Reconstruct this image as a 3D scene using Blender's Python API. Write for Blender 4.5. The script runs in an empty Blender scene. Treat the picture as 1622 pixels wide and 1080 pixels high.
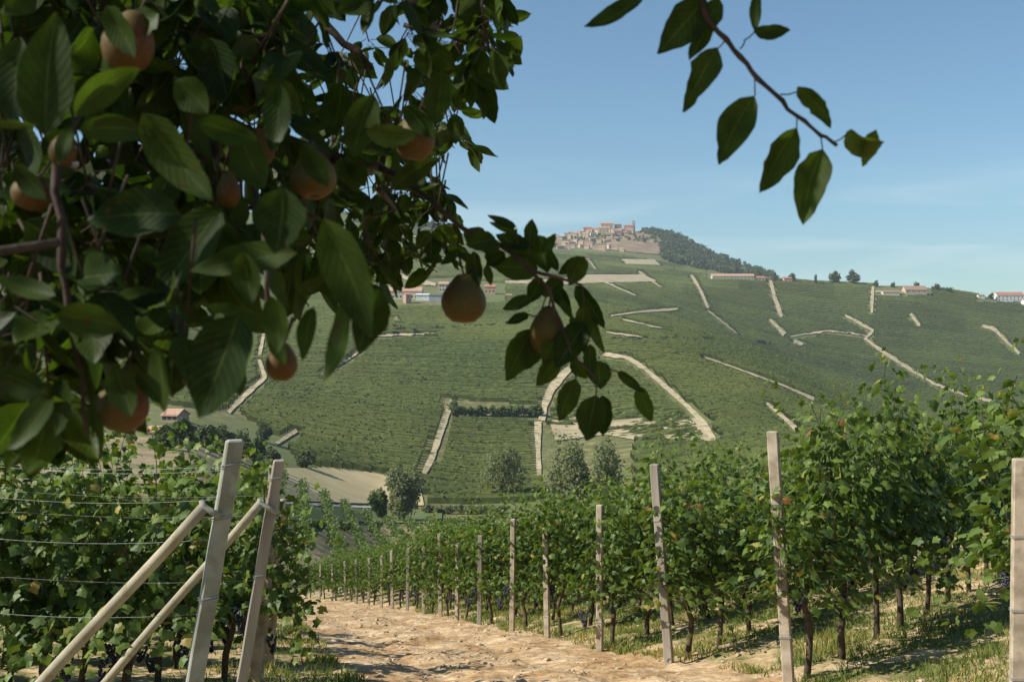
import bpy, math, random
import numpy as np
from mathutils import Vector, Matrix

random.seed(7)
R = np.random.RandomState(11)
S = bpy.context.scene
COL = S.collection
F = 1712.0            # focal length in photo pixels (photo 1622 x 1080)
CX, CY = 811.0, 540.0

# ------------------------------------------------------------------ camera
cam_d = bpy.data.cameras.new('camera'); cam = bpy.data.objects.new('camera', cam_d)
COL.objects.link(cam); S.camera = cam
cam_d.sensor_width = 36.0; cam_d.lens = 36.0 * F / 1622.0
cam_d.clip_start = 0.05; cam_d.clip_end = 20000
cam.location = (0, 0, 0); cam.rotation_euler = (math.radians(90), 0, 0)
cam_d.dof.use_dof = True; cam_d.dof.focus_distance = 9.0; cam_d.dof.aperture_fstop = 10.0

# ------------------------------------------------------------------ sky, sun, exposure
SUN = Vector((-0.70, -0.16, 0.64)).normalized()
sun_el = math.asin(SUN.z); sun_az = math.atan2(SUN.x, SUN.y)
w = bpy.data.worlds.new('World'); S.world = w; w.use_nodes = True
nt = w.node_tree; nt.nodes.clear()
out = nt.nodes.new('ShaderNodeOutputWorld'); bg = nt.nodes.new('ShaderNodeBackground')
sky = nt.nodes.new('ShaderNodeTexSky'); sky.sky_type = 'NISHITA'; sky.sun_disc = False
sky.sun_elevation = sun_el; sky.sun_rotation = sun_az
sky.altitude = 300; sky.air_density = 1.0; sky.dust_density = 0.25; sky.ozone_density = 1.2
# thin cirrus low over the ridge, by view direction of the real sky
tc = nt.nodes.new('ShaderNodeTexCoord'); mp = nt.nodes.new('ShaderNodeMapping')
mp.inputs['Scale'].default_value = (3.0, 3.0, 26.0); mp.inputs['Rotation'].default_value = (0.0, 0.05, 0.0)
nz = nt.nodes.new('ShaderNodeTexNoise'); nz.inputs['Scale'].default_value = 1.6; nz.inputs['Detail'].default_value = 6
nz.inputs['Distortion'].default_value = 0.6
rp = nt.nodes.new('ShaderNodeValToRGB'); rp.color_ramp.elements[0].position = 0.47; rp.color_ramp.elements[1].position = 0.70
sx = nt.nodes.new('ShaderNodeSeparateXYZ')
m1 = nt.nodes.new('ShaderNodeMapRange'); m1.inputs[1].default_value = 0.17; m1.inputs[2].default_value = 0.09
m2 = nt.nodes.new('ShaderNodeMath'); m2.operation = 'MULTIPLY'
m3 = nt.nodes.new('ShaderNodeMath'); m3.operation = 'MULTIPLY'; m3.inputs[1].default_value = 0.38
mx = nt.nodes.new('ShaderNodeMixRGB'); mx.inputs['Color2'].default_value = (9.5, 8.6, 8.4, 1)
L = nt.links.new
L(tc.outputs['Generated'], mp.inputs['Vector']); L(mp.outputs['Vector'], nz.inputs['Vector']); L(nz.outputs['Fac'], rp.inputs['Fac'])
L(tc.outputs['Generated'], sx.inputs[0]); L(sx.outputs['Z'], m1.inputs[0]); L(rp.outputs['Color'], m2.inputs[0]); L(m1.outputs[0], m2.inputs[1])
L(m2.outputs[0], m3.inputs[0]); L(m3.outputs[0], mx.inputs['Fac']); L(sky.outputs[0], mx.inputs['Color1'])
wb = nt.nodes.new('ShaderNodeMixRGB'); wb.blend_type = 'MULTIPLY'; wb.inputs['Fac'].default_value = 1.0; wb.inputs['Color2'].default_value = (0.72, 0.945, 1.0, 1)
L(mx.outputs[0], wb.inputs['Color1']); L(wb.outputs[0], bg.inputs['Color']); bg.inputs['Strength'].default_value = 0.084; L(bg.outputs[0], out.inputs['Surface'])

sd = bpy.data.lights.new('sun', 'SUN'); so = bpy.data.objects.new('sun', sd); COL.objects.link(so)
sd.energy = 4.9; sd.angle = math.radians(0.53); sd.color = (1.0, 0.94, 0.84)
so.rotation_euler = (-SUN).to_track_quat('-Z', 'Y').to_euler(); so.location = (-30, -10, 40)
S.view_settings.view_transform = 'Standard'; S.view_settings.look = 'None'
S.view_settings.gamma = 1.0; S.view_settings.exposure = 0.55
S.render.engine = 'CYCLES'
S.cycles.volume_bounces = 0; S.cycles.max_bounces = 6; S.cycles.transparent_max_bounces = 8

# ------------------------------------------------------------------ helpers
def tag(o, label=None, cat=None, group=None, kind=None):
    if label: o['label'] = label
    if cat: o['category'] = cat
    if group: o['group'] = group
    if kind: o['kind'] = kind
    return o

def empty(name, loc=(0, 0, 0), rz=0.0, parent=None):
    o = bpy.data.objects.new(name, None); COL.objects.link(o)
    o.location = loc; o.rotation_euler = (0, 0, rz); o.empty_display_size = 0.1
    if parent: o.parent = parent
    return o

def P(px, py, Y):
    return np.array([(px - CX) / F * Y, Y, (CY - py) / F * Y])

def np_mesh(name, V, polys, mats=(), parent=None, smooth=False, uv=None, tint=None, midx=None, link=True):
    """V (n,3); polys: list of int arrays (m,k); uv per vertex; tint per vertex."""
    me = bpy.data.meshes.new(name)
    V = np.asarray(V, dtype=np.float32)
    polys = [np.asarray(p, dtype=np.int32) for p in polys if len(p)]
    loops = np.concatenate([p.ravel() for p in polys])
    tot = np.concatenate([np.full(len(p), p.shape[1], dtype=np.int32) for p in polys])
    start = np.concatenate([[0], np.cumsum(tot)[:-1]]).astype(np.int32)
    me.vertices.add(len(V)); me.vertices.foreach_set('co', V.ravel())
    me.loops.add(len(loops)); me.loops.foreach_set('vertex_index', loops)
    me.polygons.add(len(tot)); me.polygons.foreach_set('loop_start', start)
    me.polygons.foreach_set('use_smooth', np.full(len(tot), bool(smooth)))
    for m in (mats if isinstance(mats, (list, tuple)) else [mats]): me.materials.append(m)
    if midx is not None: me.polygons.foreach_set('material_index', np.asarray(midx, dtype=np.int32))
    me.update(calc_edges=True)
    if uv is not None:
        l = me.uv_layers.new(name='UVMap'); l.data.foreach_set('uv', np.asarray(uv, dtype=np.float32)[loops].ravel())
    if tint is not None:
        a = me.attributes.new('tint', 'FLOAT', 'POINT'); a.data.foreach_set('value', np.asarray(tint, dtype=np.float32))
    me.validate()
    o = bpy.data.objects.new(name, me)
    if link: COL.objects.link(o)
    if parent: o.parent = parent
    return o

class MB:
    def __init__(s): s.V = []; s.Q = []; s.n = 0; s.T = []
    def add(s, V, faces):
        V = np.asarray(V, float); s.V.append(V)
        for f in faces: s.T.append([i + s.n for i in f])
        s.n += len(V)
    def box(s, c, size, rot=None):
        c = np.array(c, float); h = np.array(size, float) / 2
        v = np.array([[x, y, z] for x in (-1, 1) for y in (-1, 1) for z in (-1, 1)]) * h
        if rot is not None: v = v @ np.array(rot).T
        s.add(v + c, [(0, 1, 3, 2), (4, 6, 7, 5), (0, 4, 5, 1), (2, 3, 7, 6), (0, 2, 6, 4), (1, 5, 7, 3)])
    def tube(s, pts, rad, n=6, cap=True):
        pts = [np.array(p, float) for p in pts]
        if not hasattr(rad, '__len__'): rad = [rad] * len(pts)
        d0 = pts[1] - pts[0]; up = np.array([0, 0, 1.]) if abs(d0[2]) < 0.8 * np.linalg.norm(d0) else np.array([1., 0, 0])
        V = []
        for i, p in enumerate(pts):
            d = pts[min(i + 1, len(pts) - 1)] - pts[max(i - 1, 0)]; d = d / (np.linalg.norm(d) + 1e-9)
            a = np.cross(d, up); a /= np.linalg.norm(a) + 1e-9; b = np.cross(a, d); up = b
            for k in range(n):
                t = 2 * math.pi * k / n
                V.append(p + rad[i] * (math.cos(t) * a + math.sin(t) * b))
        Fc = []
        for i in range(len(pts) - 1):
            for k in range(n):
                k2 = (k + 1) % n
                Fc.append((i * n + k, (i + 1) * n + k, (i + 1) * n + k2, i * n + k2))
        if cap:
            Fc.append(tuple(range(n))); Fc.append(tuple((len(pts) - 1) * n + k for k in reversed(range(n))))
        s.add(V, Fc)
    def build(s, name, m, parent=None, smooth=False):
        V = np.concatenate(s.V)
        by = {}
        for f in s.T: by.setdefault(len(f), []).append(f)
        return np_mesh(name, V, [np.array(v) for v in by.values()], m, parent, smooth)

def frames(nrm, axis):
    """rotation matrices with column z = nrm, y = axis made perpendicular"""
    nrm = nrm / (np.linalg.norm(nrm, axis=1)[:, None] + 1e-9)
    a = axis - nrm * (axis * nrm).sum(1)[:, None]; a /= np.linalg.norm(a, axis=1)[:, None] + 1e-9
    x = np.cross(a, nrm); return np.stack([x, a, nrm], 2)

# ------------------------------------------------------------------ value noise
_perm = R.rand(64, 64, 4)
def vn(x, y, k=0):
    x = np.asarray(x, float); y = np.asarray(y, float)
    xi = np.floor(x).astype(int); yi = np.floor(y).astype(int); fx = x - xi; fy = y - yi
    fx = fx * fx * (3 - 2 * fx); fy = fy * fy * (3 - 2 * fy)
    g = lambda a, b: _perm[a % 64, b % 64, k]
    return (g(xi, yi) * (1 - fx) + g(xi + 1, yi) * fx) * (1 - fy) + (g(xi, yi + 1) * (1 - fx) + g(xi + 1, yi + 1) * fx) * fy
def fbm(x, y, o=4, k=0):
    s = 0; a = 0.5
    for i in range(o): s = s + a * (vn(x * 2 ** i + 7.3 * i, y * 2 ** i + 3.1 * i, k) - 0.5); a *= 0.5
    return s

# ------------------------------------------------------------------ materials
def newmat(name):
    m = bpy.data.materials.new(name); m.use_nodes = True; t = m.node_tree; t.nodes.clear()
    o = t.nodes.new('ShaderNodeOutputMaterial'); b = t.nodes.new('ShaderNodeBsdfPrincipled')
    t.links.new(b.outputs[0], o.inputs['Surface']); return m, t, b, o
def c4(c): return (c[0], c[1], c[2], 1.0)
def noisemat(name, stops, scale, rough=0.9, detail=6, bump=0.0, bscale=None, scale2=None, stretch=None, mix2=None, spec=0.2, bdist=0.02):
    """colour ramp over noise in object space; optional second larger noise mixing a colour in."""
    m, t, b, o = newmat(name); l = t.links.new
    tc = t.nodes.new('ShaderNodeTexCoord'); src = tc.outputs['Object']
    if stretch:
        mp = t.nodes.new('ShaderNodeMapping'); mp.inputs['Scale'].default_value = stretch; l(src, mp.inputs[0]); src = mp.outputs[0]
    n = t.nodes.new('ShaderNodeTexNoise'); n.inputs['Scale'].default_value = scale; n.inputs['Detail'].default_value = detail; l(src, n.inputs['Vector'])
    r = t.nodes.new('ShaderNodeValToRGB'); l(n.outputs['Fac'], r.inputs['Fac'])
    e = r.color_ramp.elements; e[0].position, e[0].color = stops[0][0], c4(stops[0][1]); e[1].position, e[1].color = stops[-1][0], c4(stops[-1][1])
    for p, c in stops[1:-1]: q = e.new(p); q.color = c4(c)
    colr = r.outputs['Color']
    if mix2:
        n2 = t.nodes.new('ShaderNodeTexNoise'); n2.inputs['Scale'].default_value = scale2; n2.inputs['Detail'].default_value = 3; l(src, n2.inputs['Vector'])
        r2 = t.nodes.new('ShaderNodeMapRange'); r2.inputs[1].default_value = mix2[1]; r2.inputs[2].default_value = mix2[2]; l(n2.outputs['Fac'], r2.inputs[0])
        r2.inputs[4].default_value = mix2[3] if len(mix2) > 3 else 1.0
        x = t.nodes.new('ShaderNodeMixRGB'); l(r2.outputs[0], x.inputs['Fac']); l(colr, x.inputs['Color1']); x.inputs['Color2'].default_value = c4(mix2[0]); colr = x.outputs[0]
    l(colr, b.inputs['Base Color']); b.inputs['Roughness'].default_value = rough
    b.inputs['Specular IOR Level'].default_value = spec
    if bump:
        n3 = t.nodes.new('ShaderNodeTexNoise'); n3.inputs['Scale'].default_value = bscale or scale; n3.inputs['Detail'].default_value = 8; l(src, n3.inputs['Vector'])
        bp = t.nodes.new('ShaderNodeBump'); bp.inputs['Strength'].default_value = bump; bp.inputs['Distance'].default_value = bdist
        l(n3.outputs['Fac'], bp.inputs['Height']); l(bp.outputs[0], b.inputs['Normal'])
    return m

def tintmat(*a, **k):
    m = noisemat(*a, **k); t = m.node_tree; b = [n for n in t.nodes if n.type == 'BSDF_PRINCIPLED'][0]
    src = b.inputs['Base Color'].links[0].from_socket
    at = t.nodes.new('ShaderNodeAttribute'); at.attribute_name = 'tint'; x = t.nodes.new('ShaderNodeMixRGB'); x.blend_type = 'MULTIPLY'; x.inputs['Fac'].default_value = 1
    t.links.new(src, x.inputs['Color1']); t.links.new(at.outputs['Fac'], x.inputs['Color2']); t.links.new(x.outputs[0], b.inputs['Base Color'])
    return m
def leafmat(name, ca, cb, cc, trans=0.35, rough=0.45, spec=0.4, veins=False, tcol=None):
    m, t, b, o = newmat(name); l = t.links.new
    at = t.nodes.new('ShaderNodeAttribute'); at.attribute_name = 'tint'
    r = t.nodes.new('ShaderNodeValToRGB'); l(at.outputs['Fac'], r.inputs['Fac'])
    e = r.color_ramp.elements; e[0].position, e[0].color = 0.0, c4(ca); e[1].position, e[1].color = 1.0, c4(cc)
    q = e.new(0.93); q.color = c4(cb)
    if 'vine' in name: q = e.new(0.985); q.color = c4((0.30, 0.26, 0.06))
    colr = r.outputs['Color']
    if veins:
        uv = t.nodes.new('ShaderNodeUVMap'); s = t.nodes.new('ShaderNodeSeparateXYZ'); l(uv.outputs[0], s.inputs[0])
        def M(op, a, b_=None):
            n = t.nodes.new('ShaderNodeMath'); n.operation = op
            for i, v in enumerate((a, b_)):
                if v is None: continue
                if isinstance(v, (int, float)): n.inputs[i].default_value = v
                else: l(v, n.inputs[i])
            return n.outputs[0]
        d = M('ABSOLUTE', M('SUBTRACT', s.outputs['X'], 0.5))
        mid = M('LESS_THAN', d, 0.022)
        sv = M('SINE', M('MULTIPLY', M('SUBTRACT', s.outputs['Y'], M('MULTIPLY', d, 0.55)), 62.0))
        svm = M('MULTIPLY', M('GREATER_THAN', sv, 0.86), 0.35)
        tot = M('MAXIMUM', mid, svm)
        x = t.nodes.new('ShaderNodeMixRGB'); l(M('MULTIPLY', tot, 0.38), x.inputs['Fac']); l(colr, x.inputs['Color1'])
        x.inputs['Color2'].default_value = (0.12, 0.16, 0.05, 1); colr = x.outputs[0]
        tn = t.nodes.new('ShaderNodeTexCoord'); nn = t.nodes.new('ShaderNodeTexNoise'); nn.inputs['Scale'].default_value = 35; l(tn.outputs['Object'], nn.inputs['Vector'])
        rr = t.nodes.new('ShaderNodeMapRange'); rr.inputs[1].default_value = .35; rr.inputs[2].default_value = .75; rr.inputs[3].default_value = .75; rr.inputs[4].default_value = 1.3; l(nn.outputs['Fac'], rr.inputs[0])
        mu = t.nodes.new('ShaderNodeMixRGB'); mu.blend_type = 'MULTIPLY'; mu.inputs['Fac'].default_value = 1; l(colr, mu.inputs['Color1']); l(rr.outputs[0], mu.inputs['Color2']); colr = mu.outputs[0]
        ns_ = t.nodes.new('ShaderNodeTexNoise'); ns_.inputs['Scale'].default_value = 120; l(tn.outputs['Object'], ns_.inputs['Vector'])
        rs_ = t.nodes.new('ShaderNodeMapRange'); rs_.inputs[1].default_value = .66; rs_.inputs[2].default_value = .72; l(ns_.outputs['Fac'], rs_.inputs[0])
        ms_ = t.nodes.new('ShaderNodeMixRGB'); l(rs_.outputs[0], ms_.inputs['Fac']); l(colr, ms_.inputs['Color1']); ms_.inputs['Color2'].default_value = (0.06, 0.035, 0.015, 1); colr = ms_.outputs[0]
        bp = t.nodes.new('ShaderNodeBump'); bp.inputs['Strength'].default_value = 0.10; bp.inputs['Distance'].default_value = 0.001; l(sv, bp.inputs['Height']); l(bp.outputs[0], b.inputs['Normal'])
    l(colr, b.inputs['Base Color']); b.inputs['Roughness'].default_value = rough; b.inputs['Specular IOR Level'].default_value = spec
    tr = t.nodes.new('ShaderNodeBsdfTranslucent'); g = t.nodes.new('ShaderNodeMixRGB'); g.blend_type = 'MULTIPLY'; g.inputs['Fac'].default_value = 1
    l(colr, g.inputs['Color1']); g.inputs['Color2'].default_value = c4(tcol or (1.5, 1.6, 0.6)); l(g.outputs[0], tr.inputs['Color'])
    ms = t.nodes.new('ShaderNodeMixShader'); ms.inputs['Fac'].default_value = trans
    l(b.outputs[0], ms.inputs[1]); l(tr.outputs[0], ms.inputs[2]); l(ms.outputs[0], o.inputs['Surface'])
    return m

MAT = {}
MAT['hill'] = noisemat('hill_grass', [(0.3, (0.085, 0.095, 0.036)), (0.55, (0.14, 0.14, 0.05)), (0.75, (0.26, 0.22, 0.11))], 0.25, scale2=0.012, mix2=((0.12, 0.15, 0.05), 0.45, 0.62, 0.7))
MAT['track'] = noisemat('track_earth', [(0.25, (0.33, 0.27, 0.16)), (0.7, (0.52, 0.43, 0.28))], 0.4, bump=0.3, bdist=0.3, scale2=0.25, mix2=((0.19, 0.19, 0.09), .48, .62, .75))
MAT['pale_field'] = noisemat('pale_field_earth', [(0.3, (0.31, 0.25, 0.15)), (0.7, (0.48, 0.39, 0.25))], 0.15, stretch=(0.3, 2.0, 1), scale2=0.1, mix2=((0.16, 0.17, 0.08), .50, .66, .8))
MAT['khaki'] = noisemat('stubble', [(0.3, (0.38, 0.30, 0.15)), (0.7, (0.50, 0.41, 0.23))], 0.12, scale2=0.02, mix2=((0.30, 0.27, 0.12), .5, .65, .5))
MAT['valley_grass'] = noisemat('valley_grass', [(0.3, (0.085, 0.12, 0.035)), (0.7, (0.13, 0.155, 0.055))], 0.2)
MAT['brown_field'] = noisemat('ploughed_earth', [(0.3, (0.19, 0.14, 0.08)), (0.5, (0.27, 0.205, 0.12)), (0.7, (0.40, 0.31, 0.19))], 0.9, stretch=(0.4, 1.5, 1), scale2=0.12, mix2=((0.14, 0.15, 0.055), .47, .58, .85))
MAT['road'] = noisemat('road_gravel', [(0.3, (0.42, 0.40, 0.34)), (0.7, (0.55, 0.52, 0.45))], 0.5)
MAT['terrace'] = noisemat('terrace_scrub', [(0.3, (0.12, 0.10, 0.05)), (0.5, (0.24, 0.17, 0.10)), (0.7, (0.36, 0.26, 0.16))], 0.06, stretch=(0.5, 1, 4))
MAT['hedge'] = tintmat('vine_canopy', [(0.3, (0.048, 0.066, 0.017)), (0.5, (0.072, 0.094, 0.024)), (0.72, (0.115, 0.135, 0.036))], 0.45, scale2=0.010, mix2=((0.125, 0.140, 0.034), 0.42, 0.62, 0.6), detail=8)
MAT['wall_wood'] = noisemat('weathered_post', [(0.3, (0.22, 0.19, 0.15)), (0.7, (0.38, 0.34, 0.28))], 6, stretch=(1, 1, 0.15), bump=0.5, bscale=30, bdist=0.004)
MAT['post_warm'] = noisemat('cement_post', [(0.3, (0.30, 0.245, 0.175)), (0.5, (0.42, 0.355, 0.26)), (0.7, (0.50, 0.43, 0.33))], 7, bump=0.4, bscale=60, bdist=0.004, scale2=5, mix2=((0.20, 0.17, 0.12), .48, .62, .75))
MAT['post_grey'] = noisemat('grey_concrete', [(0.3, (0.23, 0.24, 0.20)), (0.7, (0.35, 0.36, 0.31))], 9, bump=0.4, bscale=90, bdist=0.003, scale2=7, mix2=((0.20, 0.20, 0.15), .48, .62, .7))
MAT['brace'] = noisemat('peeled_pole', [(0.3, (0.26, 0.23, 0.16)), (0.7, (0.43, 0.39, 0.29))], 5, stretch=(1, 1, 1), bump=0.3, bscale=50, bdist=0.003, scale2=14, mix2=((0.28, 0.24, 0.15), .56, .66, .8))
MAT['bark'] = noisemat('bark', [(0.3, (0.05, 0.038, 0.026)), (0.7, (0.13, 0.10, 0.07))], 12, bump=0.8, bscale=40, bdist=0.01)
MAT['twig'] = noisemat('twig_bark', [(0.3, (0.03, 0.02, 0.015)), (0.7, (0.075, 0.05, 0.036))], 30, bump=0.5, bscale=120, bdist=0.002, rough=0.7)
MAT['limb'] = noisemat('pear_bark', [(0.3, (0.035, 0.028, 0.022)), (0.7, (0.11, 0.09, 0.07))], 20, bump=0.7, bscale=60, bdist=0.004)
MAT['grape'] = noisemat('grape_skin', [(0.3, (0.010, 0.009, 0.022)), (0.7, (0.045, 0.045, 0.085))], 25, rough=0.5, spec=0.4)
m, t, b, o = newmat('galvanised_wire'); b.inputs['Base Color'].default_value = (0.34, 0.35, 0.33, 1); b.inputs['Metallic'].default_value = 0.4; b.inputs['Roughness'].default_value = 0.55; MAT['wire'] = m
MAT['vine_leaf'] = leafmat('vine_leaf', (0.020, 0.052, 0.012), (0.140, 0.200, 0.036), (0.24, 0.10, 0.035), trans=0.30, rough=0.5, spec=0.3)
MAT['pear_leaf'] = leafmat('pear_leaf', (0.015, 0.032, 0.006), (0.046, 0.074, 0.011), (0.12, 0.15, 0.03), trans=0.36, rough=0.5, spec=0.14, veins=True, tcol=(1.7, 1.9, 0.6))
MAT['tree_leaf'] = leafmat('tree_leaf', (0.030, 0.050, 0.016), (0.080, 0.110, 0.034), (0.12, 0.13, 0.045), trans=0.2, rough=0.6, spec=0.2)
MAT['willow_leaf'] = leafmat('willow_leaf', (0.13, 0.15, 0.08), (0.22, 0.24, 0.13), (0.26, 0.26, 0.15), trans=0.42, rough=0.6, spec=0.2)
MAT['bright_leaf'] = leafmat('bright_leaf', (0.05, 0.085, 0.02), (0.13, 0.18, 0.04), (0.16, 0.19, 0.05), trans=0.3, rough=0.5, spec=0.3)
MAT['grass_blade'] = leafmat('grass_blade', (0.07, 0.12, 0.022), (0.18, 0.21, 0.05), (0.48, 0.34, 0.15), trans=0.3, rough=0.6, spec=0.2)
def flat(name, c, rough=0.85, var=0.15, sc=0.6):
    return noisemat(name, [(0.3, tuple(x * (1 - var) for x in c)), (0.7, tuple(min(1, x * (1 + var)) for x in c))], sc, rough)
MAT['glass_dark'] = flat('window_dark', (0.04, 0.045, 0.05), 0.3)
WALLS = {'cream': flat('cream_plaster', (0.55, 0.47, 0.36)), 'white': flat('white_plaster', (0.72, 0.70, 0.66)), 'ochre': flat('ochre_plaster', (0.50, 0.39, 0.27)),
         'pink': flat('pink_plaster', (0.52, 0.33, 0.26)), 'brick': flat('old_brick', (0.36, 0.24, 0.18)), 'grey': flat('grey_plaster', (0.36, 0.36, 0.38)), 'orange': flat('orange_plaster', (0.54, 0.34, 0.22))}
ROOFS = {'red': flat('red_tiles', (0.38, 0.17, 0.11), sc=1.5), 'orange': flat('orange_tiles', (0.44, 0.27, 0.19), sc=1.5), 'brown': flat('brown_tiles', (0.30, 0.19, 0.13), sc=1.5), 'white': flat('pale_sheet_roof', (0.68, 0.68, 0.68)), 'grey': flat('grey_roof', (0.28, 0.28, 0.30))}

# ------------------------------------------------------------------ terrain
POSTS = [(1612, 7.2), (1250, 10.0), (1060, 12.8), (950, 15.6), (867, 18.4), (811, 21.2), (759, 24.0), (724, 26.8), (698, 29.6), (671, 32.4),
         (645, 35.2), (622, 38.0), (604, 40.8), (584, 43.6), (565, 46.4), (547, 49.2), (526, 52.0), (506, 54.8), (485, 57.6)]
_py = np.array([p[1] for p in POSTS]); _pxw = np.array([(p[0] - CX) / F * p[1] for p in POSTS])
def postx(y):
    y = np.asarray(y, float)
    r = np.interp(y, _py, _pxw)
    r = np.where(y < _py[0], _pxw[0] + (y - _py[0]) * -0.24, r)
    return np.where(y > _py[-1], _pxw[-1] + (y - _py[-1]) * -0.26, r)
def near_z(x, y):
    x = np.asarray(x, float); y = np.asarray(y, float)
    yy = np.clip(y, -60, 1e9)
    z = -1.0 - 0.222 * yy - 0.6 * np.exp(-(y / 3.5) ** 2)
    dx = x - postx(y)
    z = z + 0.18 * np.clip(dx - 0.2, 0, 18)
    e = np.clip((np.abs(dx + 2.0) - 1.6) / 1.2, 0, 1)
    z = z + 0.05 * e
    z = z - 0.05 * np.exp(-((dx + 1.35) / .28) ** 2) - 0.05 * np.exp(-((dx + 2.95) / .28) ** 2)
    z = z + 0.10 * fbm(x / 2.2, y / 2.2, 3) + 0.11 * fbm(x / 0.45, y / 0.45, 3, 1)
    return z
def near_rough(x, y):
    return near_z(x, y) + 0.075 * fbm(x / 0.16, y / 0.16, 2, 2)

cols = [-1000, 0, 300, 600, 750, 850, 900, 950, 1000, 1050, 1100, 1150, 1200, 1250, 1300, 1450, 1622, 2600]
TAB = {
 110: [790, 800, 830, 925, 940, 944, 945, 945, 945, 945, 945, 945, 940, 935, 930, 925, 920, 900],
 160: [700, 715, 735, 885, 890, 890, 890, 885, 880, 878, 875, 872, 870, 868, 865, 860, 855, 840],
 220: [665, 680, 690, 832, 836, 832, 830, 826, 820, 815, 812, 808, 805, 802, 800, 795, 790, 780],
 280: [650, 665, 676, 806, 806, 803, 800, 795, 788, 782, 776, 770, 765, 760, 755, 750, 745, 735],
 330: [640, 650, 664, 752, 775, 770, 765, 755, 745, 737, 730, 725, 720, 717, 715, 712, 705, 700],
 430: [600, 605, 622, 655, 672, 676, 680, 678, 673, 670, 668, 662, 658, 660, 665, 685, 690, 690],
 520: [560, 562, 572, 592, 600, 602, 602, 600, 600, 602, 605, 610, 615, 627, 642, 690, 700, 700],
 600: [520, 522, 527, 537, 541, 541, 540, 537, 535, 542, 550, 565, 580, 600, 620, 672, 690, 690],
 720: [478, 480, 482, 487, 488, 493, 496, 499, 503, 511, 523, 540, 557, 578, 598, 645, 668, 670],
 900: [450, 450, 450, 452, 457, 465, 471, 480, 490, 506, 525, 543, 562, 582, 602, 640, 655, 655],
 1050: [430, 430, 430, 427, 436, 445, 451, 458, 466, 478, 492, 508, 526, 541, 556, 582, 602, 605],
 1200: [410, 410, 410, 407, 417, 426, 432, 438, 445, 452, 460, 470, 480, 488, 496, 511, 530, 535],
 1350: [392, 392, 392, 390, 402, 414, 420, 426, 431, 436, 440, 439, 441, 443, 446, 450, 476, 480],
 1600: [363, 363, 360, 357, 385, 400, 406, 411, 416, 424, 433, 436, 440, 446, 456, 475, 498, 505],
 1800: [345, 340, 338, 337, 376, 394, 400, 403, 406, 414, 424, 433, 440, 448, 460, 482, 505, 510],
 2100: [355, 350, 350, 358, 386, 391, 390, 388, 387, 395, 407, 420, 436, 450, 468, 490, 512, 515],
 2400: [375, 370, 370, 385, 398, 386, 372, 365, 364, 366, 384, 407, 426, 445, 468, 495, 515, 520],
 2700: [400, 395, 395, 405, 415, 400, 386, 376, 374, 378, 398, 422, 442, 458, 480, 505, 520, 525],
 4000: [500, 500, 500, 500, 500, 495, 490, 490, 490, 492, 497, 503, 508, 514, 518, 522, 528, 530]}
_PXG = np.linspace(-1000, 2600, 721)
_LYG = np.linspace(math.log(110), math.log(4000), 420)
ys = sorted(TAB); tmp = np.array([np.interp(_PXG, cols, TAB[y]) for y in ys])
G = np.array([np.interp(_LYG, [math.log(y) for y in ys], tmp[:, j]) for j in range(len(_PXG))]).T
def smooth1(A, n, ax):
    k = np.hanning(2 * n + 3)[1:-1]; k /= k.sum()
    P_ = np.pad(A, [(n, n) if i == ax else (0, 0) for i in range(2)], mode='edge')
    return np.apply_along_axis(lambda v: np.convolve(v, k, 'valid'), ax, P_)
G = smooth1(G, 4, 0); G = smooth1(G, 4, 1)
def table_py(px, Y):
    px = np.clip(np.asarray(px, float), -1000, 2600); ly = np.clip(np.log(np.maximum(Y, 1)), _LYG[0], _LYG[-1])
    a = (px + 1000) / 3600 * 720; b = (ly - _LYG[0]) / (_LYG[-1] - _LYG[0]) * 419
    i = np.clip(a.astype(int), 0, 719); j = np.clip(b.astype(int), 0, 418); fa = a - i; fb = b - j
    return (G[j, i] * (1 - fa) + G[j, i + 1] * fa) * (1 - fb) + (G[j + 1, i] * (1 - fa) + G[j + 1, i + 1] * fa) * fb
def zt(x, Y):
    x = np.asarray(x, float); Y = np.asarray(Y, float); x, Y = np.broadcast_arrays(x, Y)
    Yc = np.maximum(Y, 110.0); px = CX + F * x / Yc
    z = (CY - table_py(px, Yc)) / F * Yc
    z = z + np.clip((Y - 200) / 300, 0, 1) * (Yc * 0.004 * fbm(x / 160, Y / 160, 3) + Yc * 0.0012 * fbm(x / 40, Y / 40, 2, 1))
    k = np.clip((Y - 62) / 48, 0, 1); nz_ = near_z(x, np.minimum(Y, 110))
    return nz_ * (1 - k) + z * k
_YS = np.concatenate([np.arange(75, 600, 1.5), np.arange(600, 3990, 4)])
def hit(px, py):
    """distance at which the sight line through a pixel meets the terrain"""
    z = zt((px - CX) / F * _YS, _YS); pt = CY - F * z / _YS
    k = np.nonzero(pt <= py)[0]
    return _YS[k[0]] if len(k) else 2400.0
def ground(px, py, lift=0.0):
    Y = hit(px, py); x = (px - CX) / F * Y
    return np.array([x, Y, float(zt(x, Y)) + lift])

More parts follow.
